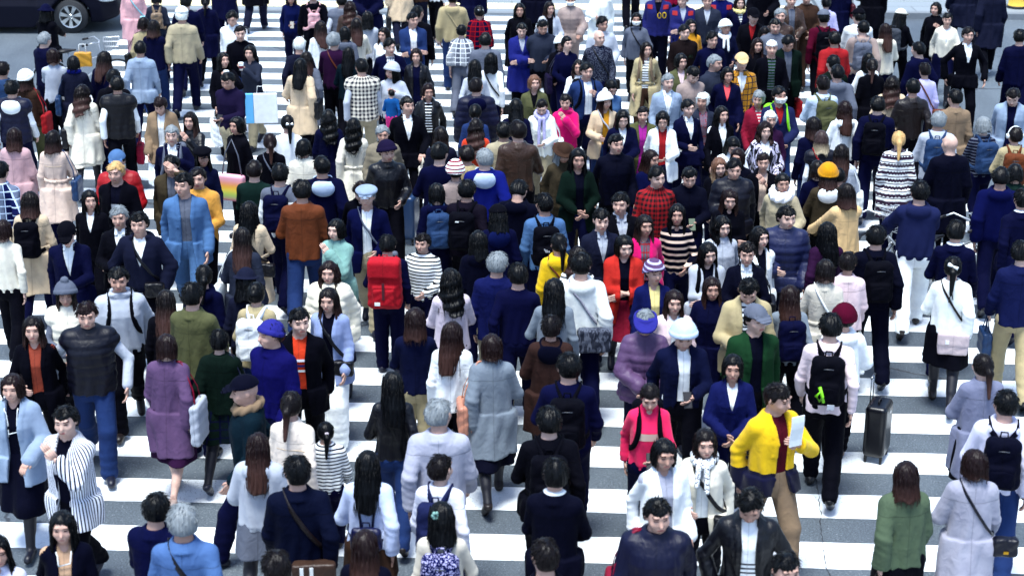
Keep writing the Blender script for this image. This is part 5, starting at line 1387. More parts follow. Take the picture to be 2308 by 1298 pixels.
# a long crack running down the crossing near the right
rc = random.Random(9); pts = []
for t in np.linspace(0, 1, 60):
    q = at_z(1822 + 62 * t, 1030 + 320 * t); pts.append((q.x + rc.gauss(0, .006) + .03 * math.sin(t * 7) , q.y, .0052))
V = []
for i, (x, y, z) in enumerate(pts):
    w_ = rc.uniform(.001, .006); V += [(x - w_, y, z), (x + w_, y, z)]
o = MB().add(V, [(2 * i, 2 * i + 1, 2 * i + 3, 2 * i + 2) for i in range(len(pts) - 1)]).build('road_crack', plain('crack_dark', (.02, .022, .028), .9)); o['kind'] = 'structure'
PEOPLE = """
102 13 150|F|m.k+bucket:navy|ct.black|t.black|st.ext||black coat and round black hat pushing a bicycle beside the car
98 73 150|M|s.g|jk.navy|t.navy|st||navy jacket with grey hair, back turned, below the bicycle
118 111 180|F|b.r|sw.lgrey|t.black|st.ch||light grey top with brown bob hair, back turned, left of blue scarf
164 127 180|F|b.k|ct.charcoal|t.navy|st|tl.steel|charcoal coat with bright blue scarf, back turned|scarf:royal
234 117 170|F|l.d|ct.navy|t.navy|st|collar|navy coat with pale grey collar and long brown hair
5 140 160|M|s.d|jk.steel|t.navy|st||steel blue shirt at the left edge, back turned
56 160 180|F|m.d+knit:offwhite|jk.brown|t.olive|st|tr.red|brown jacket and pale knit cap with a red tote
25 182 180|M|s.k|vs.navy*white|t.navy|st||navy quilted body warmer over white hoodie, back turned|hood:white
183 192 175|F|w.d|ct.cream|k.cream.tights|w1|tl.black|cream short coat over dark tights with long wavy brown hair
263 173 180|M|s.k|vs.black*white|t.black|w1|hbr.crimson|black waistcoat over white shirt sleeves, back turned
254 157 180|M|s.k|jk.black|t.navy|st||black jacket just behind the black waistcoat and white sleeves
315 93 180|M|s.k|bz.bluegrey|t.navy|st||light grey blazer with centre vent, back turned
322 40 175|F|b.d|jk.khaki|t.denim|st|tl.black|khaki beige jacket with dark bob and black shoulder bag
345 46 180|F|m.d|jk.navy|t.denim|st||navy jacket and jeans, half hidden right of khaki jacket
351 -18 180|F|b.k|sw.slate|t.navy|st|bp.tan|slate grey sweater wearing a small tan backpack
296 -48 0|F|l.k|ct.pink|t.pink|st|sl.aqua|long pale pink coat next to the black car
409 18 178|M|s.wh+cap:white|jk.stone|t.navy|w1||stone beige blouson and white cap walking away in navy trousers|h:1.78
418 -10 180|M|s.k|sw.navy|t.navy|st||navy sweater right of the tan backpack, back turned
462 -10 180|F|p.k|ct.navy|t.black|w2|tl.lilac|long navy coat with black ponytail and lilac tote
361 214 0|F|c.r|cd.tan/white|k.white.skin|w1||tan open cardigan over long white top, head bowed
428 254 0|F|l.d|lj.black|t.black|st.ch||black leather jacket with long brown hair, hand raised to chest
386 283 10|M|s.g|bz.navy/white|t.navy|w1.hb|straps|navy suit with grey rucksack straps, hand near face|straps:grey
524 23 0|M|s.k|sh.white|t.denim|w1.ph||white shirt walking toward viewer behind dark jumper and coffee drinkers
540 57 15|M|s.d|sw.black|t.denim|w2||black sweater leaning forward in front of the white shirt
563 103 -20|F|b.k|sw.slate|t.stone|w1.cup|cup|slate sweater with white collar holding cup and magazine
502 120 10|F|m.k|jk.black|t.black|w2.cup|cup,hbl.white|black jacket with dark hair sipping from a white cup
515 160 -10|M|s.k|sw.purple|t.stone|w1.ph|phone|dark purple sweater over plaid shirt reading a phone, poster beside
533 265 -45|F|b.k|jk.black|t.black|st||black jacket and black bob above a rainbow coloured bag
655 -22 0|F|m.d|sw.blue|t.navy|w1.ph|phone|deep blue oversized sweater looking at a phone near the top
705 -25 180|M|s.k|hd.black|t.black|st|bp.pink|black hoodie wearing a small hot pink backpack
570 -120 180|M|s.k|ct.black|t.charcoal|w1||charcoal trousers striding away at the top, head out of frame
500 -95 180|M|s.k|ct.navy|t.navy|st||dark navy coat at the top edge above the white shirt
535 -175 180|F|m.k|ct.black|k.black.tights|w2||black coat and black stockings far at the top edge
722 48 180|F|l.d|sw.white|t.black|st||white top with gold clip in long brown hair
752 75 180|M|c.g|sw.plum|t.black|st|sl.rust|dark plum sweater with rust leather strap and curly grey hair
674 85 180|M|s.wh|bz.charcoal|t.charcoal|st||charcoal suit with thin white hair, back turned
690 117 180|F|l.d|ct.grey|t.black|st||grey coat with brown hair half hidden behind long beige coat
676 133 175|F|l.k|ct.beige|t.black|w1.bag|tr.black|long beige coat with straight black hair holding a white phone case
788 3 180|F|w.r|pf.brown|t.black|st||brown fur trimmed jacket with long auburn hair
770 -12 180|M|s.k|vs.grey*lgrey|t.black|st||grey padded body warmer near the top, left of auburn hair
803 42 175|F|l.d|sw.cream|t.black|st|tl.black|cream top with black shoulder straps and long dark hair
777 62 180|F|b.k|hd.grey|t.black|st||grey hooded top with neat black hair, back turned
785 107 180|F|l.k|jk.teal|t.black|w1||dark teal jacket with long black hair, left of check body warmer
815 133 178|M|s.k|vs.cream.check.navy*lgrey|t.stone|w1||black and cream check body warmer over pale sleeves|h:1.76
828 27 180|F|m.k|sw.lgrey|t.black|st||pale lace top with shoulder length black hair, top centre left
828 -62 0|M|s.k|ct.navy|t.navy|st||navy coat facing viewer at top edge left of centre
866 62 0|F|l.d|sw.white|t.black|w1||white top with long dark hair facing viewer, above plaid shirt
877 88 5|M|s.k|cd.navy/blue.check.white|t.navy|w1.hb||open navy jacket over blue checked shirt
884 143 -5|F|m.k+knit:lgrey|jk.lgrey|t.navy|w1.hb||pale coat and grey knit cap carrying a baby in front
882 203 180|C|s.k|sw.skyblue|t.pinkhot|st||baby held in a sky blue and pink carrier|h:0.8 lift:0.65
647 260 180|F|p.k|sw.white|t.denim|st||white sweater with black ponytail tied by white bow|bow:white
740 248 180|F|w.k|ct.navy|t.navy|st||dark navy coat with half tied wavy black hair
900 -95 180|M|s.k|ct.beige|t.charcoal|st|hbb.black|pale beige coat at top edge carrying a black bag
929 28 0|M|s.k|dn.denim/white|t.denim|st.cr||blue denim jacket over white tee, arms folded over something brown
940 15 180|M|s.k|jk.black|t.black|st||black jacket right behind the denim jacket with folded arms
938 110 0|F|b.r|lj.black/navy|t.navy|st.bag||black leather jacket over navy top with dark red bob
917 218 0|M|s.k|bz.black/white|t.black|w1.bag|hbc.cream|black suit and open white shirt with messy hair|
965 188 -5|F|b.r|lj.black/black.stripe.white|t.black|w1||black leather jacket over black and white striped top
1020 -18 180|M|s.k|hd.khaki|t.denim|st|sl.khaki|khaki hoodie with sling bag seen from behind
1080 14 180|F|u.k|sl.navy.plaid.red|t.navy|st||navy and red tartan shawl with pearl pins in hair
1040 57 175|F|s.k|sl.grey.plaid.white|t.grey|st||grey and white tartan shawl over grey trousers|h:1.5
1094 75 180|M|s.k|ct.grey|t.navy|st||mottled grey coat seen from behind right of tartan shawls
1107 120 178|F|m.k|sw.white|t.navy|st|sl.black|white sweater with thin black strap seen from behind
1070 135 180|F|l.k|sw.lgrey|t.navy|st||light grey knit with long black hair, left of white sweater
1073 177 180|M|s.d|pf.navy|t.navy|st||navy puffer with thick dark collar seen from behind|hood:navy
1071 236 180|F|u.k|dn.denim|t.navy|st||dark denim jacket with tied up black hair above orange top
1072 268 180|F|w.d|jk.orange|t.navy|st||bright orange jacket with wavy dark hair
1163 224 180|F|m.k|jk.navy|t.navy|st||navy jacket with smooth black hair above the brown leather jacket
1168 274 180|M|c.d|lj.brown|t.black|st||large brown leather jacket with curly dark hair|h:1.78
1136 276 180|M|s.k|jk.stone|t.navy|st||grey stone jacket half hidden left of brown leather jacket
1171 8 0|F|l.k|ct.black|t.black|w1||black coat with long straight black hair above boy in blue
1176 52 0|C|s.k|ct.royal/lgrey|t.black|st.cr||royal blue coat over grey hoodie with crossed wrists|h:1.62
1238 4 0|F|l.d|cd.lgrey/black|t.black|w1||pale grey cardigan with long dark hair in the top centre
1222 42 10|M|s.k|hd.slate|t.black|st.ph||slate hooded shirt gesturing with both hands
1286 -14 0|F|p.d+mask|pf.taupe|t.taupe|st.bag||long taupe quilted coat and white face mask
1355 -38 0|F|m.k|ct.offwhite|t.white|w1||loose white raincoat at the top edge
1350 68 0|M|n.x|sw.charcoal.tweed.grey|t.navy|w1|sl.black|bald head and speckled charcoal sweater with black strap
1357 38 15|M|s.k|hd.lgrey|t.navy|w1||pale grey shirt with black hair behind the bald speckled sweater
1277 82 0|F|u.k|sw.navy|t.navy|w1|tl.purple|navy V neck top with purple strap on shoulder
1263 84 -10|F|b.k+knit:white|jk.black|t.navy|st||white knit hat tucked behind navy V neck top
1322 142 10|M|s.k|dn.denim/white|t.navy|w1.hb|straps|denim jacket over white tee with black rucksack straps|straps:black
1305 135 0|F|w.d|cd.white|t.navy|w1||white cardigan with long dark side hair behind denim jacket
1204 170 0|F|b.o|jk.olive/black|t.navy|w1||olive jacket with light brown ombre bob
1221 220 5|F|s.d|jk.offwhite/lgrey|t.stone|w1.ph|tr.white|white jacket and long pale scarf, hand held out|scarf:lavender
1275 212 0|F|s.d|hd.hotpink|t.navy|w1.ch||hot pink hoodie with short hair, hand at chin
1363 209 0|F|l.d+pom:white|cd.beige/mustard|t.denim|w1|sl.lgrey|beige coat over mustard top with white bobble hat
1375 176 20|F|b.k|dn.lightdenim|t.navy|st||pale denim shirt with black bob looking down, behind bobble hat
993 287 170|F|m.d|jk.charcoal|t.black|st||charcoal jacket with medium brown hair, left of orange jacket
1403 245 0|F|l.k|jk.navy/white|t.navy|w1.ph||navy jacket with very straight long black hair holding papers
1435 30 0|F|m.k+mask|hd.grey|t.black|w1.bag|sl.black|grey zip hoodie with white face mask and black sling
1425 -120 180|M|s.k|lj.black|t.black|w1||black leather figure at top edge above the masked grey hoodie
1485 -30 0|M|s.k|jk.teamblue/ink|t.ink|st||violet blue team jacket with red shoulders, yellow zeros on black top
1540 -17 0|M|s.k|jk.teamblue/lgrey|t.navy|st.cr||violet blue team jacket with red shoulders, folded arms, grey hood
1627 -30 0|M|s.k|jk.teamblue2|t.navy|st||navy team jacket with red shoulders, third of the team
1512 -82 180|F|m.d|sw.crimson|t.black|st||crimson top at the top edge behind the team jackets
1595 -14 0|M|s.k|jk.slate/lgrey|t.navy|w1||slate zip jacket between two red shouldered team jackets
1668 -8 0|F|l.d|ct.navy/white.stripe.black|t.navy|w1||navy coat, striped tee and pale yellow neck scarf
1698 20 -5|M|s.k+cap:black|jk.black/red|t.black|w1||black cap and black jacket with red collar
1722 -62 0|M|s.k|ct.black|t.black|w1||bulky black coat at top edge behind the black cap
1557 44 0|F|l.k|jk.mustard|t.navy|st||mustard yellow jacket with dark hair, partly hidden
1543 56 0|M|s.k|jk.espresso|t.black|w1||espresso track jacket with green chest lettering
1635 47 0|F|s.wh+knit:offwhite|dn.darkdenim|t.navy|w1||dark denim jacket with white scarf and off white knit hat|scarf:white
1605 72 5|M|s.k|sw.navy|t.navy|w1||dark navy crew sweater with cropped black hair
1784 -16 0|M|s.d|lj.brown/grey|t.brown|w1||brown jacket figure far at the top right of centre
1820 -22 0|M|s.d|jk.brown|t.brown|w1||brown camouflage jacket at top edge left of the grey cap
1760 20 0|M|s.g|lj.brown|t.black|w2||brown leather jacket facing viewer behind the bandana wearer
1748 42 0|M|s.k|jk.grey|t.black|w1||grey jacket with tanned face behind white bandana
1722 57 0|F|b.d|sw.lgrey|t.black|st||pale grey top with head bowed low, above white bandana
1708 87 0|F|l.r|jk.black|t.black|w1||black jacket with long chestnut hair left of white bandana
1740 92 0|M|n.x+bandana:white|cd.black/green.stripe.grey|t.black|w1||black coat over striped green shirt, patterned white bandana
1776 75 5|M|s.k|cd.dkgreen/grey|t.black|w1|hbr.red|dark green cardigan over grey tee looking down
1672 122 -5|M|s.k+cap:sand|sh.mustard.plaid.navy/white|t.navy|w1||mustard plaid shirt and sand coloured cap
1457 95 -3|F|l.d|tr.khaki/white.stripe.black|t.brown|w1|bstrap|open khaki trench coat over striped tee with long hair
1505 167 5|M|s.g|bz.bluegrey/white|t.grey|w1||grey blazer and open white shirt with grey hair
1559 145 15|M|s.k|sh.taupe|t.navy|w1||taupe buttoned shirt with black hair looking down
1535 122 0|F|b.k|jk.olive/palepink|t.navy|st||olive jacket over pale pink top behind taupe shirt
1610 124 35|M|s.g|jk.slate|t.navy|st||slate blue jacket with close cropped grey hair turned right
1640 152 0|F|b.k|ct.navy/coral|t.navy|w1||long navy coat with coral pink V at the neck
1585 210 0|F|c.wh|cd.slate/floral.floral.red|t.navy|w1||grey cardigan over floral blouse with curly white hair and pendant
1710 205 0|F|c.g|jk.crimson/pinkst.stripe.white|t.navy|w1||crimson jacket over striped pink top
1757 196 0|M|s.k+mask|jk.dusk/red|t.denim|w1|straps|dusky blue jacket, face mask and lime trimmed straps|straps:lime
1737 251 0|F|c.wh|jk.plum|t.navy|w1||plum jacket with silver curls behind the zebra patterned cardigan
1725 275 0|F|w.r|cd.lilacw.zebra.ink/white|t.navy|w1|tl.offwhite|black and white zebra cardigan with wavy auburn hair
1449 241 0|F|s.d|cd.olive/magenta|k.magenta.skin|w1||olive cardigan over magenta dress with short dark hair
1494 248 -10|F|b.k|cd.white/red|t.navy|w1.ph|hbl.navy|thick white wool coat over red top, holding navy bag
1551 225 10|F|s.k|bz.navy/white|t.navy|w1||navy suit with large white collar, left one of two
1627 240 5|F|m.k|bz.black/white|t.black|w1||black suit with open white shirt and parted black hair
1863 -5 175|F|s.k|jk.lavender|t.navy|st||pale lavender jacket with dark hair above the grey cap
1858 25 180|M|s.k+cap:grey|sw.burgundy|t.black|w1|bp.black|burgundy sweater, grey cap and black rucksack
1882 72 180|M|s.k|jk.red|t.navy|st||bright red jacket with black hair seen from behind
1879 125 180|M|s.k|jk.dkgreen|t.navy|st||dark green bomber jacket below the red jacket
1889 147 180|M|s.k|hd.grey|t.navy|st||grey hooded top right of the olive rucksack
1856 172 180|M|s.d|sh.paleblue|t.navy|st|bp.olive|pale blue shirt wearing an olive rucksack
1905 228 180|F|l.r|hd.white|t.navy|st||white hooded coat with long chestnut hair, back turned
1835 265 180|F|m.d|jk.navy|t.denim|st||navy top with shoulder length brown hair above ombre hair
1947 48 180|M|s.k|hd.taupe|t.navy|st|bp.grey|taupe hoodie wearing a soft grey rucksack
1937 22 180|M|s.k+cap:black|jk.white|t.navy|st||white jacket and black cap right of the red jacket
1895 -62 180|F|m.k|ct.navy|t.navy|st|tr.maroon|navy coat with maroon bag at the top edge
1970 -78 180|M|s.k|ct.black|t.black|st||wide black coat at top edge above the white shawl
2030 23 150|F|l.k+cap:cream|jk.black|t.black|w1|bp.dkgrey|black jacket, cream cap and grey bag, long black hair
1997 54 180|F|l.r|hd.cream|t.navy|st||cream hooded cape with long chestnut hair
1967 133 180|F|p.d|bz.black|t.black|st||black suit jacket with long dark ponytail
1958 120 180|F|m.k|sw.white|t.navy|st||white top just behind the black suit with ponytail
2012 172 180|F|w.d|ct.beige|t.navy|st||beige coat with long dark waves, right of black ponytail
1980 218 170|M|s.k|jk.navy|t.navy|w1|bp.black|navy jacket wearing a large black rucksack, ear visible
2059 179 180|M|s.k|lj.espresso|t.black|w1||dark espresso leather jacket with epaulettes seen from behind
2072 95 -150|M|s.k|hd.navy|t.navy|st||dark navy hooded top with black hair, left of suit jacket in motion
2086 143 180|F|s.d|sw.lavender|t.navy|st|sl.rust|lavender blouse with narrow rust strap down the back
2111 6 -10|F|b.k|jk.black|t.black|w1.hb||black jacket, hand on shoulder strap, near the dark kerb
2136 30 0|F|s.k|sw.cream/white|k.navy.tights|w1.bag||cream sweater with white collar near the kerb
2183 62 -5|M|s.d|bz.black/white|t.black|w1.swing||black suit jacket swinging open over a white shirt
2180 -80 180|M|s.k|ct.charcoal|t.black|st||charcoal coat at the top right edge, left of two
2240 -42 180|M|s.k|ct.charcoal|t.black|w1||long charcoal coat striding away at top right, legs apart
2300 67 180|M|s.k|jk.navy|t.navy|w1||navy anorak with white collar on the right edge
2155 203 180|M|s.k|bz.tan|t.navy|st||tan jacket with black hair seen from behind at right
2117 253 170|M|s.g|jk.lgrey|t.navy|st|bp.steel|pale striped jacket wearing a steel blue rucksack, grey hair
2286 193 -15|M|s.d|cd.bluegrey/navy|t.navy|w1||pale blue grey jacket over navy tee, head bowed, right edge
2219 264 180|F|b.g|sw.charcoal.stripe.grey|t.navy|w1|bp.steel|charcoal striped knit carrying a slumped blue bag
30 289 180|F|m.r|ct.dustpink|t.navy|st||dusty pink coat with reddish brown hair at left
118 296 175|F|m.d|tr.blush|t.navy|st|tr.steel|blush trench coat with big blue shoulder bag
-2 365 180|M|s.k|sh.blue.plaid.paleblue|t.navy|st||blue plaid shirt cut by the left edge
65 433 180|F|m.d|tr.beige|t.navy|w1|bp.black|beige trench coat wearing a black leather rucksack
5 497 180|F|b.r|sw.cream|t.black|w1||cream sweater with rusty brown hair at the left edge
150 497 5|M|s.k+cap:black|bz.navy/white|t.navy|w1.ph|phone|navy suit and black cap reading a phone
200 430 5|F|m.k|jk.black/white|t.black|w1||black jacket with white collar above the navy suit and cap
267 466 5|M|s.g|bz.black/white|t.black|w1||black suit and white shirt with grey hair, at left
312 480 -3|M|s.k|hd.charcoal/white|t.black|w1.pk|sl.black|charcoal hooded coat with pockets and black diagonal strap
260 366 -15|M|s.y|cd.black/ink|t.black|w1||black jacket with blond hair and printed black tee
263 341 0|M|s.k+cap:lightdenim|pf.red|t.black|w1||red puffer jacket and pale denim cap behind blond hair
386 347 5|M|s.k|cd.olivebrown/grey|t.black|w1.hd||brown parka and grey hood, hand pressed on forehead
455 333 0|F|l.k+flat:black|dn.darkdenim|t.navy|w1||dark denim jacket with black peaked cap and long hair
413 392 -3|M|s.k|cd.lightdenim/grey|t.lightdenim|w1||open light denim shirt over grey tee with matching jeans|h:1.78
445 380 -5|M|s.d|jk.ochre|t.black|w1||ochre yellow jacket behind the open denim shirt
608 302 180|F|p.r|sw.black|t.navy|st|sl.grey|black top with low auburn ponytail
683 315 180|F|b.k|jk.cream|t.black|st||cream jacket with cropped black bob below the white bow
796 267 180|F|w.k|tr.cream|k.cream.tights|w1|hbb.cream|cream belted trench coat with long wavy black hair
572 362 180|M|s.d|sw.forest|t.navy|st||forest green sweater with short brown hair, back turned
630 370 180|M|s.k|sw.white.block.grey|t.navy|w1|bp.navy|grey and white block top with navy rucksack straps
725 353 180|M|s.k|hd.navy|t.navy|st||navy hoodie with pale blue hood lining|hood:paleblue
680 407 180|M|s.k|jk.rust|t.denim|w1||rust brown suede jacket and blue jeans walking away|h:1.76
560 455 178|F|l.k|tr.beige|t.forest|w1|sl.black|beige loose coat with long black hair and thin strap
545 515 180|F|l.d|ct.slate|t.black|st|tl.offwhite|slate cape coat with very long dark hair and white bag
812 403 0|F|s.r|sw.black|t.navy|w1||black top with reddish hair bowed behind the grey flat cap
826 421 3|M|s.g+flat:bluegrey|cd.navy2/white|t.stone|w1|sl.grey|navy cardigan over white shirt with grey flat cap
871 320 5|M|s.k+knit:purple|lj.black|t.black|w1||black leather coat and purple knit cap facing viewer
862 283 0|F|s.g|pf.fur|t.navy|w1||pale fur trimmed coat with white hair above purple cap
757 495 -25|F|b.k|ct.mint|k.pleat.skin|w3.ch||mint green coat over pleated grey skirt striding left
873 532 180|C|s.k|sw.navy|t.navy|st|bp.bigred|child wearing an oversized red rucksack|h:1.5
940 -98 180|M|s.k|jk.brown|t.charcoal|st||brown jacket at top edge, right of pale beige coat
981 -85 180|F|s.k|sw.white|t.black|st||white top at the top edge above the khaki hoodie
1060 -75 180|M|s.k|ct.navy|t.grey|st||navy coat at top edge behind the red tartan shawl
1210 -90 0|M|s.k|ct.ink|t.black|st||ink dark coat at the top edge right of centre
990 323 180|M|s.k|sw.navy|t.navy|w1.bag|suitb|navy loose sweater gripping a blue suitcase|h:1.76
1026 365 180|F|s.k+knit:stripe|jk.taupe|t.black|st||taupe tweed jacket and striped crochet hat
1052 329 180|M|s.d|jk.khaki|t.navy|st||khaki jacket with thinning hair below orange jacket
1092 336 180|M|s.g|hd.royal|t.navy|st||royal blue hooded jacket with striped lining|hood:paleblue
1268 322 15|F|m.g+brim:brown|jk.olivebrown|t.olivebrown|w1.ph||olive brown coat and brown felt hat
1303 335 0|F|l.k|cd.dkgreen/ink|t.navy|w1||dark green open coat with very long straight black hair|h:1.72
1388 303 0|M|s.k|jk.ink|t.black|w1||ink dark jacket with parted hair facing viewer|h:1.76
984 415 180|F|b.k|hd.navy|t.navy|st|bp.steel|navy hooded top with black bob wearing a blue rucksack
1052 407 170|M|s.k|jk.plumblack|t.black|st|bp.black|plum black jacket with boxy black rucksack
1167 406 160|M|s.k|hd.ink|t.navy|st||ink hooded jacket with black hair looking down
1123 466 178|F|m.k+cap:black|hd.navy|t.navy|st||navy hooded jacket and dark cap with low ponytail|hood:blue
1228 438 180|M|s.k|dn.lightdenim|t.navy|st|bp.black|pale denim jacket wearing a black rucksack
1355 472 3|M|s.k|bz.charcoal/lgrey|t.charcoal|w1||charcoal suit jacket with thin black hair facing viewer
1400 436 5|M|s.k|bz.black/lgrey|t.black|w1||black suit with patterned tie behind the charcoal suit
1466 338 20|F|m.r|sw.navy2|t.navy|w1.cr||navy sweater with half up auburn hair looking right
1480 375 5|M|s.k|sh.red.check.black|t.navy|w1||red and black check shirt over white tee
1553 373 3|M|s.k|jk.ink|t.navy|w1.ph|phone|ink jacket with bowl cut holding a green phone
1651 303 5|F|m.k|jk.white|t.navy|w1||white jacket with black hair looking down, left of zebra cardigan
1664 335 0|F|b.r|jk.ink|t.navy|st||ink dark top with reddish parting behind the black puffer
1622 355 -10|F|l.o|sw.black|t.navy|w1|tr.white|black top with black to blond two tone hair
1655 358 5|M|s.k|pf.ink|t.black|w1||ink dark padded parka with hood facing viewer|hood:ink
1721 345 0|F|s.r|cd.black/blush|t.black|w1.ch||black jacket over blush blouse with short reddish hair
1764 391 -10|F|u.k|ct.stone|t.black|w1.bag||stone coat wrapped in a thick white snood|scarf:white2
1645 425 5|F|l.r|sw.black|t.black|w1.cr||black turtleneck, long parted chestnut hair and folded arms
1773 465 3|M|s.k|pf.dusk|t.navy|w1||dusky navy padded jacket with short curly fringe
1527 461 -3|F|l.k|sw.ink.stripe.blush|t.navy|w1||dark sweater with wide blush stripes and long hair
1453 486 5|F|l.d|cd.hotpink/grey.plaid.red|t.black|w1||pink cardigan over argyle top with fringe
1628 487 0|F|w.k|jk.lgrey|t.navy|w1||pale grey jacket with long dark waves, below chestnut hair
1713 512 10|F|l.k|cd.white/ink|t.navy|w1||white cardigan with straight black hair, below white snood
1868 372 180|F|m.d+knit:mustard|jk.olivebrown|t.black|st||olive brown jacket and mustard yellow knit hat|hood:white
1843 363 165|F|b.d|sw.navy|t.navy|st||dark brown bob just left of the mustard knit hat
1852 296 180|F|m.o2|vs.ink*white|t.navy|st|sl.red|navy waistcoat over white sleeves with blond tipped hair
1898 326 175|F|l.d|ct.lgrey|t.navy|st|tr.offwhite|light grey cape with long brown hair, head turned left
1890 380 -140|C|s.k|sw.navy|t.navy|st||child in navy right of the mustard knit hat|h:1.45
1910 415 180|F|m.d|jk.sand|t.navy|st.ext2||sand coloured jacket pushing a bicycle with a basket
2027 297 178|F|p.y|ct.white.nordic.plum|t.navy|st||long patterned white and plum cardigan with ginger ponytail
2144 304 180|M|n.x|ct.ink|t.black|st||thick black coat with bald head, seen from behind
2290 288 175|F|s.d|jk.khaki|t.navy|st|bp.rust|khaki coat, white headphones and rust straps at right edge
2075 410 165|M|s.k|hd.dusk|t.white|w2.ext2||dusky navy hoodie and white trousers pushing a bicycle|h:1.76 hood:dusk
2258 377 170|M|s.k|hd.royalnavy|t.navy|w1||blue hooded jacket with black hair near the right edge|hood:royalnavy
2290 371 170|F|b.k|jk.forest|t.navy|st||dark forest jacket with black hair at the right edge
2306 427 180|M|s.k|bz.navy|t.navy|w1||navy suit jacket and white shirt collar cut by the right edge
1866 502 180|F|l.k|jk.plum|t.navy|st||plum jacket with long straight black hair below the sand jacket
1976 510 180|M|s.k|jk.ink|t.ink|w1|bp.black|ink jacket wearing a large smooth black rucksack
2157 498 170|M|s.k|bz.navy|t.navy|st||navy suit with pale collar right of the white trousers
146 637 5|F|m.d+pom:grey|vs.cream*grey|t.black|w1||cream body warmer, dark scarf and grey bobble hat
193 680 8|M|s.r|vs.ink*lgrey|t.denim|w1.swing||ink padded body warmer over pale grey sleeves, auburn hair
265 605 5|M|s.k|hd.lgrey|t.black|w2|straps,hbr.white|pale grey zip hoodie with rucksack straps|straps:black
72 715 5|F|m.d|cd.black/brownred|t.black|w1||black jacket over brown top with wavy brown hair at left
372 656 180|F|l.d|jk.black|t.black|st||black top with very long straight brown hair, back turned
432 640 175|M|s.k|jk.olive|t.navy|st||wide olive green shirt jacket seen from behind
458 599 175|F|p.k|hd.navy|t.navy|st||navy hooded top with smooth tied hair above the olive jacket
553 613 175|F|m.k+bowler:charcoal|sw.charcoal|t.black|st||charcoal top and round charcoal bowler hat
576 638 180|F|u.k|jk.khaki|t.denim|st|bp.white|khaki jacket wearing a white rucksack, low bun
610 725 -35|M|s.k+beanie:violet|jk.ultra|t.navy|w1||ultramarine jacket and violet skull cap turned left
493 745 175|F|s.k|jk.dkgreen|k.check.tights|w1|tr.navy|dark green jacket and tartan skirt with navy printed bag|h:1.52
672 696 -5|M|s.k|cd.black/orange|t.black|w1||black coat over orange printed top
741 590 -5|F|w.r|pf.creamfur|k.navy.skin|w1||fluffy cream jacket with wavy brown hair
740 650 -5|F|l.d|cd.powder/ink|t.white|w1|sl.black|powder blue cardigan over dark printed top, white wide trousers
952 528 -10|C|s.d|sw.white.stripe.black|t.navy|st||child in white and navy stripes beside red rucksack|h:1.45
935 697 180|F|m.r|dn.darkdenim|t.khaki|st||dark denim top with brown hair below the red rucksack
374 755 180|F|b.r|ct.mauve|k.plum.skin|w1|tr.lgrey|mauve knee length coat with auburn bob and pale shoulder bag
1078 522 178|F|m.k|hd.ink|t.navy|st||ink hooded top with hair clip, blue bag behind the grey haired blue jacket
1120 571 178|M|s.g|jk.indigo|t.stone|st||indigo blue shirt jacket with silver grey hair, back turned
1168 594 178|M|s.k|sw.indigo2|t.navy|st||plain dark indigo sweater with round black hair seen from behind
1016 608 178|F|w.k|jk.palelilac|t.black|st||pale lilac padded jacket with wide collar and half tied hair
1260 528 178|F|p.k|hd.yellow|t.navy|st|sl.rust|bright yellow hoodie with black ponytail
1303 557 175|F|w.d|sw.white.stripe.black|t.navy|st||striped top with long dark hair beside the yellow hoodie
1310 572 178|M|s.k|hd.offwhite|t.navy|st|sl.zebra|pale grey white hoodie with patterned bag at hip|h:1.76
1249 630 178|F|l.k|sw.grey2|t.black|st||ribbed grey sweater with long flared black hair
1242 713 175|F|s.d|ct.umber|t.black|st||umber brown coat with wide dark hood collar and short round hair|hood:ink
1407 530 -3|F|b.k|cd.tomato/ink|k.crimson.tights|w1.cr|hbl.black|tomato red jacket over dark blouse clasping a black bag
1474 590 -3|F|s.k+knit:mauvestripe|cd.indigo/butter|t.navy|w1||indigo quilted coat over butter yellow top, striped mauve beanie
1596 545 0|F|l.k|cd.lgrey/ink|t.navy|w1.cr|straps|pale grey cardigan over checked blouse, straight black hair, arm folded
1685 545 3|F|s.d|bz.ink/white|t.navy|w1|tr.black|ink blazer with wavy layered black hair to the jaw
1605 625 -15|F|l.r|ct.navy|t.black|w1||long navy coat with very long chestnut hair looking left
1687 617 5|M|s.k|cd.khaki/white.stripe.navy|t.navy|w1||khaki jacket over white top with thin navy stripes, looking down
1520 655 0|F|m.r|cd.palepink/white|t.black|w1||pale pink cardigan with reddish bob, between purple visor and long chestnut hair
1455 700 -3|F|s.g+visor:violet|pf.mauve|t.navy|w1||mauve padded jacket and violet sun visor
1540 720 0|M|s.k+knit:paleblue|dn.darkdenim/white|t.black|w1.ph|phone|dark denim jacket, pale blue beanie, holding a phone
1703 692 5|M|s.k+cap:grey|cd.green/ink|t.black|w2||green jacket and black grey cap leaning forward
1782 645 180|F|l.r|sw.grey2|t.black|w1|bp.navy|grey sweater with flat navy rucksack, long auburn hair
1862 587 178|F|b.d|tr.oat|t.black|st|sl.white|oat coloured trench coat with neat brown bob and white strap
1912 570 178|F|s.d|jk.palepink|t.black|w1|hbr.white|pale pink jacket with frill collar and short brown hair
1874 708 178|M|s.k|sh.paleblush|t.black|w1|bp.blackg|pale shirt wearing black rucksack with green key strap|h:1.76
1905 690 178|F|s.k+knit:burgundy|hd.white|t.black|w1|suitc|white jacket and round burgundy beanie pulling a suitcase
2150 580 172|F|p.k|sw.offwhite|k.black.tights|w1|sl.pinkgrey|white knit sweater with ponytail, black bow and pale shoulder bag
2306 545 172|M|s.k|jk.dusknavy|t.khaki|w1|hbl.steel|navy jacket with tan tool roll strap at the right edge
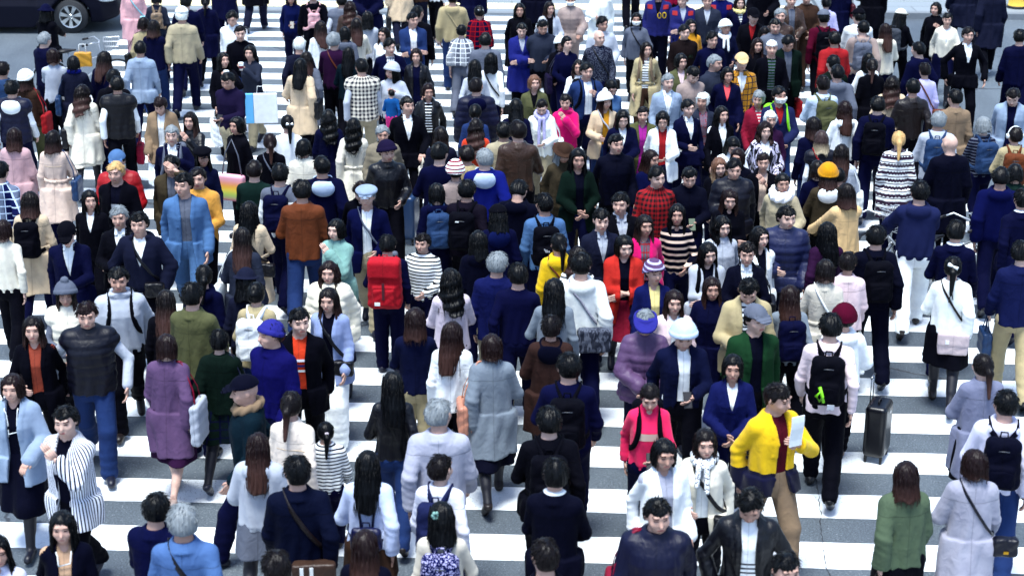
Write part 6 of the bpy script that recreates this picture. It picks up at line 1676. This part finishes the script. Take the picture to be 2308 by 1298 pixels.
884 840 180|F|l.k|lj.black|t.denim|w1||black leather jacket, long black hair and grey blue jeans
655 884 175|F|p.d|jk.creampink|t.black|w1||cream jacket with yoke seam and low brown ponytail
733 952 178|C|p.k|sw.white.stripe.navy|t.navy|w1||child in white and navy stripes with pink hair tie|h:1.3
553 850 -80|M|n.x+cap:ink|jk.teal|t.navy|w3||dark teal jacket with tan fur collar crossing leftwards in cap|scarf:tan
580 978 178|F|l.r|hd.lgrey|k.grey.tights|w1||pale grey hooded cape with dark auburn hair
25 845 0|F|b.r|cd.bluegrey/ink|k.ink.tights|w1.bag||blue grey jacket over dark dress, long pearl necklace, at left edge|necklace:1
145 917 -20|M|s.k|cd.whitestripe.stripe.navy/ink|t.black|w1.ch||black and white vertical striped jacket, hand over mouth
1018 727 178|F|l.r|jk.white|t.black|st||white jacket with straight auburn hair falling down the back
1108 755 178|F|b.r|ct.grey2|k.ink.tights|w1|tl.peach|long grey coat with glossy auburn bob and peach shoulder bag
988 903 178|M|s.g|jk.lavgrey|t.navy|w1||pale lavender grey jacket, back turned, right of black leather jacket|h:1.74
1282 797 178|M|s.k|sw.indigo2|t.navy|w1|bp.black|indigo sweater wearing black rucksack, below umber brown coat|h:1.74
1238 918 178|M|s.k|bz.black|t.black|w1|bp.black|black jacket with rucksack on one shoulder and tousled black hair
1252 1037 178|M|s.k|bz.ink|t.ink|st||black suit and white shirt collar, broad back, near the bottom centre|collar
1230 1220 175|M|s.d|jk.ink|t.navy|st||head with brown tinged hair at the bottom edge before the black suit
992 1028 178|F|s.d|jk.lavwhite|t.navy|w1|straps|pale lavender white jacket with grey rucksack straps and dark cropped hair|straps:dusk
995 1134 170|F|m.k+flower|sw.oat|t.navy|st|bp.weave|oat blouse with patterned rucksack straps and flower hair clip
1465 858 0|F|p.d|sw.neonpink|t.navy|w1.ph|phone,straps|neon pink sweatshirt with black rucksack straps using a phone|straps:black
1653 800 3|F|b.k|jk.indigo/white|t.navy|w1||deep indigo speckled jacket over white high neck, wide build
1750 862 20|M|s.d|cd.yellow.lowblock.navy/maroon|t.tan|w1.pap|paper|bright yellow and navy jacket holding a folded paper to the face|h:1.76 hem:.80
1497 990 3|F|b.k|cd.white/lavgrey|t.black|w1||long white coat over pale grey with black bob, near bottom
1590 968 -3|F|m.d|cd.cream/white|t.black|w1|sl.black|cream jacket with patterned neck scarf and black strap|scarf:check
1482 1122 -3|M|s.k|pf.navy|t.navy|w1|tl.crimson|navy padded jacket with vertical quilting at the bottom, crimson bag behind|h:1.74
1692 1088 0|M|s.k|lj.black/white.lowstripe.navy|t.black|w1.pk||black leather jacket over white cable knit, head bowed at the bottom
1772 1248 3|M|s.k|jk.ink|t.navy|w1||dark fringe of a head cut off by the bottom edge at right
2218 798 178|F|p.d|ct.greymel|k.black.tights|st||grey long cardigan with low brown ponytail at right
2270 882 170|M|s.k|hd.palelav|t.denim|w1|bp.ink|pale hoodie with dark rucksack at the right edge and blue jeans|hood:palelav
2045 1043 180|F|m.r|jk.sage|k.black.tights|w1|hbl.white|sage green blouse with reddish wavy hair and white shopping bag
2200 1015 175|F|b.r|ct.pearl|k.pearl.tights|w1|sl.ink|pearl grey coat with auburn bob and small black shoulder bag
138 1155 5|F|m.k|cd.ink/sand2|t.navy|w1||black furry jacket over sand knit with red strap and necklace, bottom left|redstrap:1
-12 1205 0|F|l.k|sw.palelav|t.navy|w1||pale lavender sleeve cut off by the bottom left edge
348 1115 165|M|s.k|jk.navy2|t.navy|w1||dark navy anorak, brown tinged hair, left of the pale blue shirt
410 1138 175|M|s.g|sh.cornflower|t.navy|w1|sl.black|cornflower blue shirt with thick black shoulder strap
668 1030 180|M|s.k|jk.ink2|t.navy|st|sl.brownbag|blue black jacket with brown striped satchel, seen from behind
828 1018 175|F|l.k|sw.powder2|k.brown.skin|w1|bp.navyl|fluffy powder blue sweater with small navy flap rucksack|
622 1243 175|M|s.d|jk.brown|t.navy|st||tousled brown hair seen at the bottom edge before the brown satchel
822 1198 178|F|l.r|jk.ink|t.navy|st||long auburn tipped hair at the bottom edge below navy flap rucksack
"""
LIMIT = 0
# ------------------------------------------------------------------ the crowd
def _ex(s):
    d = {}
    for kv in s.split():
        if ':' in kv: k, v = kv.split(':', 1); d[k] = v
    return d
RECS = []
for ln in PEOPLE.strip().split('\n'):
    F = ln.split('|')
    x, y, a = F[0].split(); RECS.append(((float(x), float(y), float(a)), F[1], F[2], F[3], F[4], F[5], F[6], F[7] if len(F) > 7 else '', _ex(F[8] if len(F) > 8 else '')))
rec_h = []
for i, r in enumerate(RECS):
    rr = random.Random(i); rec_h.append(float(r[8].get('h', (1.71 if r[1] == 'M' else 1.60 if r[1] == 'F' else 1.45) + rr.uniform(-.02, .02))))
h0 = list(rec_h)
def pos(i): (x, y, a) = RECS[i][0]; p = at_z(x, y, rec_h[i]); return p
PP = [pos(i) for i in range(len(RECS))]
for it in range(60):
    for i in range(len(RECS)):
        for j in range(i + 1, len(RECS)):
            if 'lift' in RECS[i][8] or 'lift' in RECS[j][8]: continue
            dx = (PP[i].x - PP[j].x) / .46; dy = (PP[i].y - PP[j].y) / .36; d = math.hypot(dx, dy)
            if d < 1 and abs(PP[i].y - PP[j].y) < 1:
                s = (1 - d) * .02 * (1 if PP[i].y > PP[j].y else -1)
                for k, sg in ((i, -1), (j, 1)):   # a shorter person at the same head pixel stands further away
                    rec_h[k] = min(max(rec_h[k] + sg * s, h0[k] - .10), h0[k] + .10); PP[k] = pos(k)
import time as _t; _t0 = _t.time()
for i, r in enumerate(RECS): 
    if LIMIT and i % LIMIT: continue
    person(i, r)
print('crowd', len(RECS), 'built in', round(_t.time() - _t0, 1))
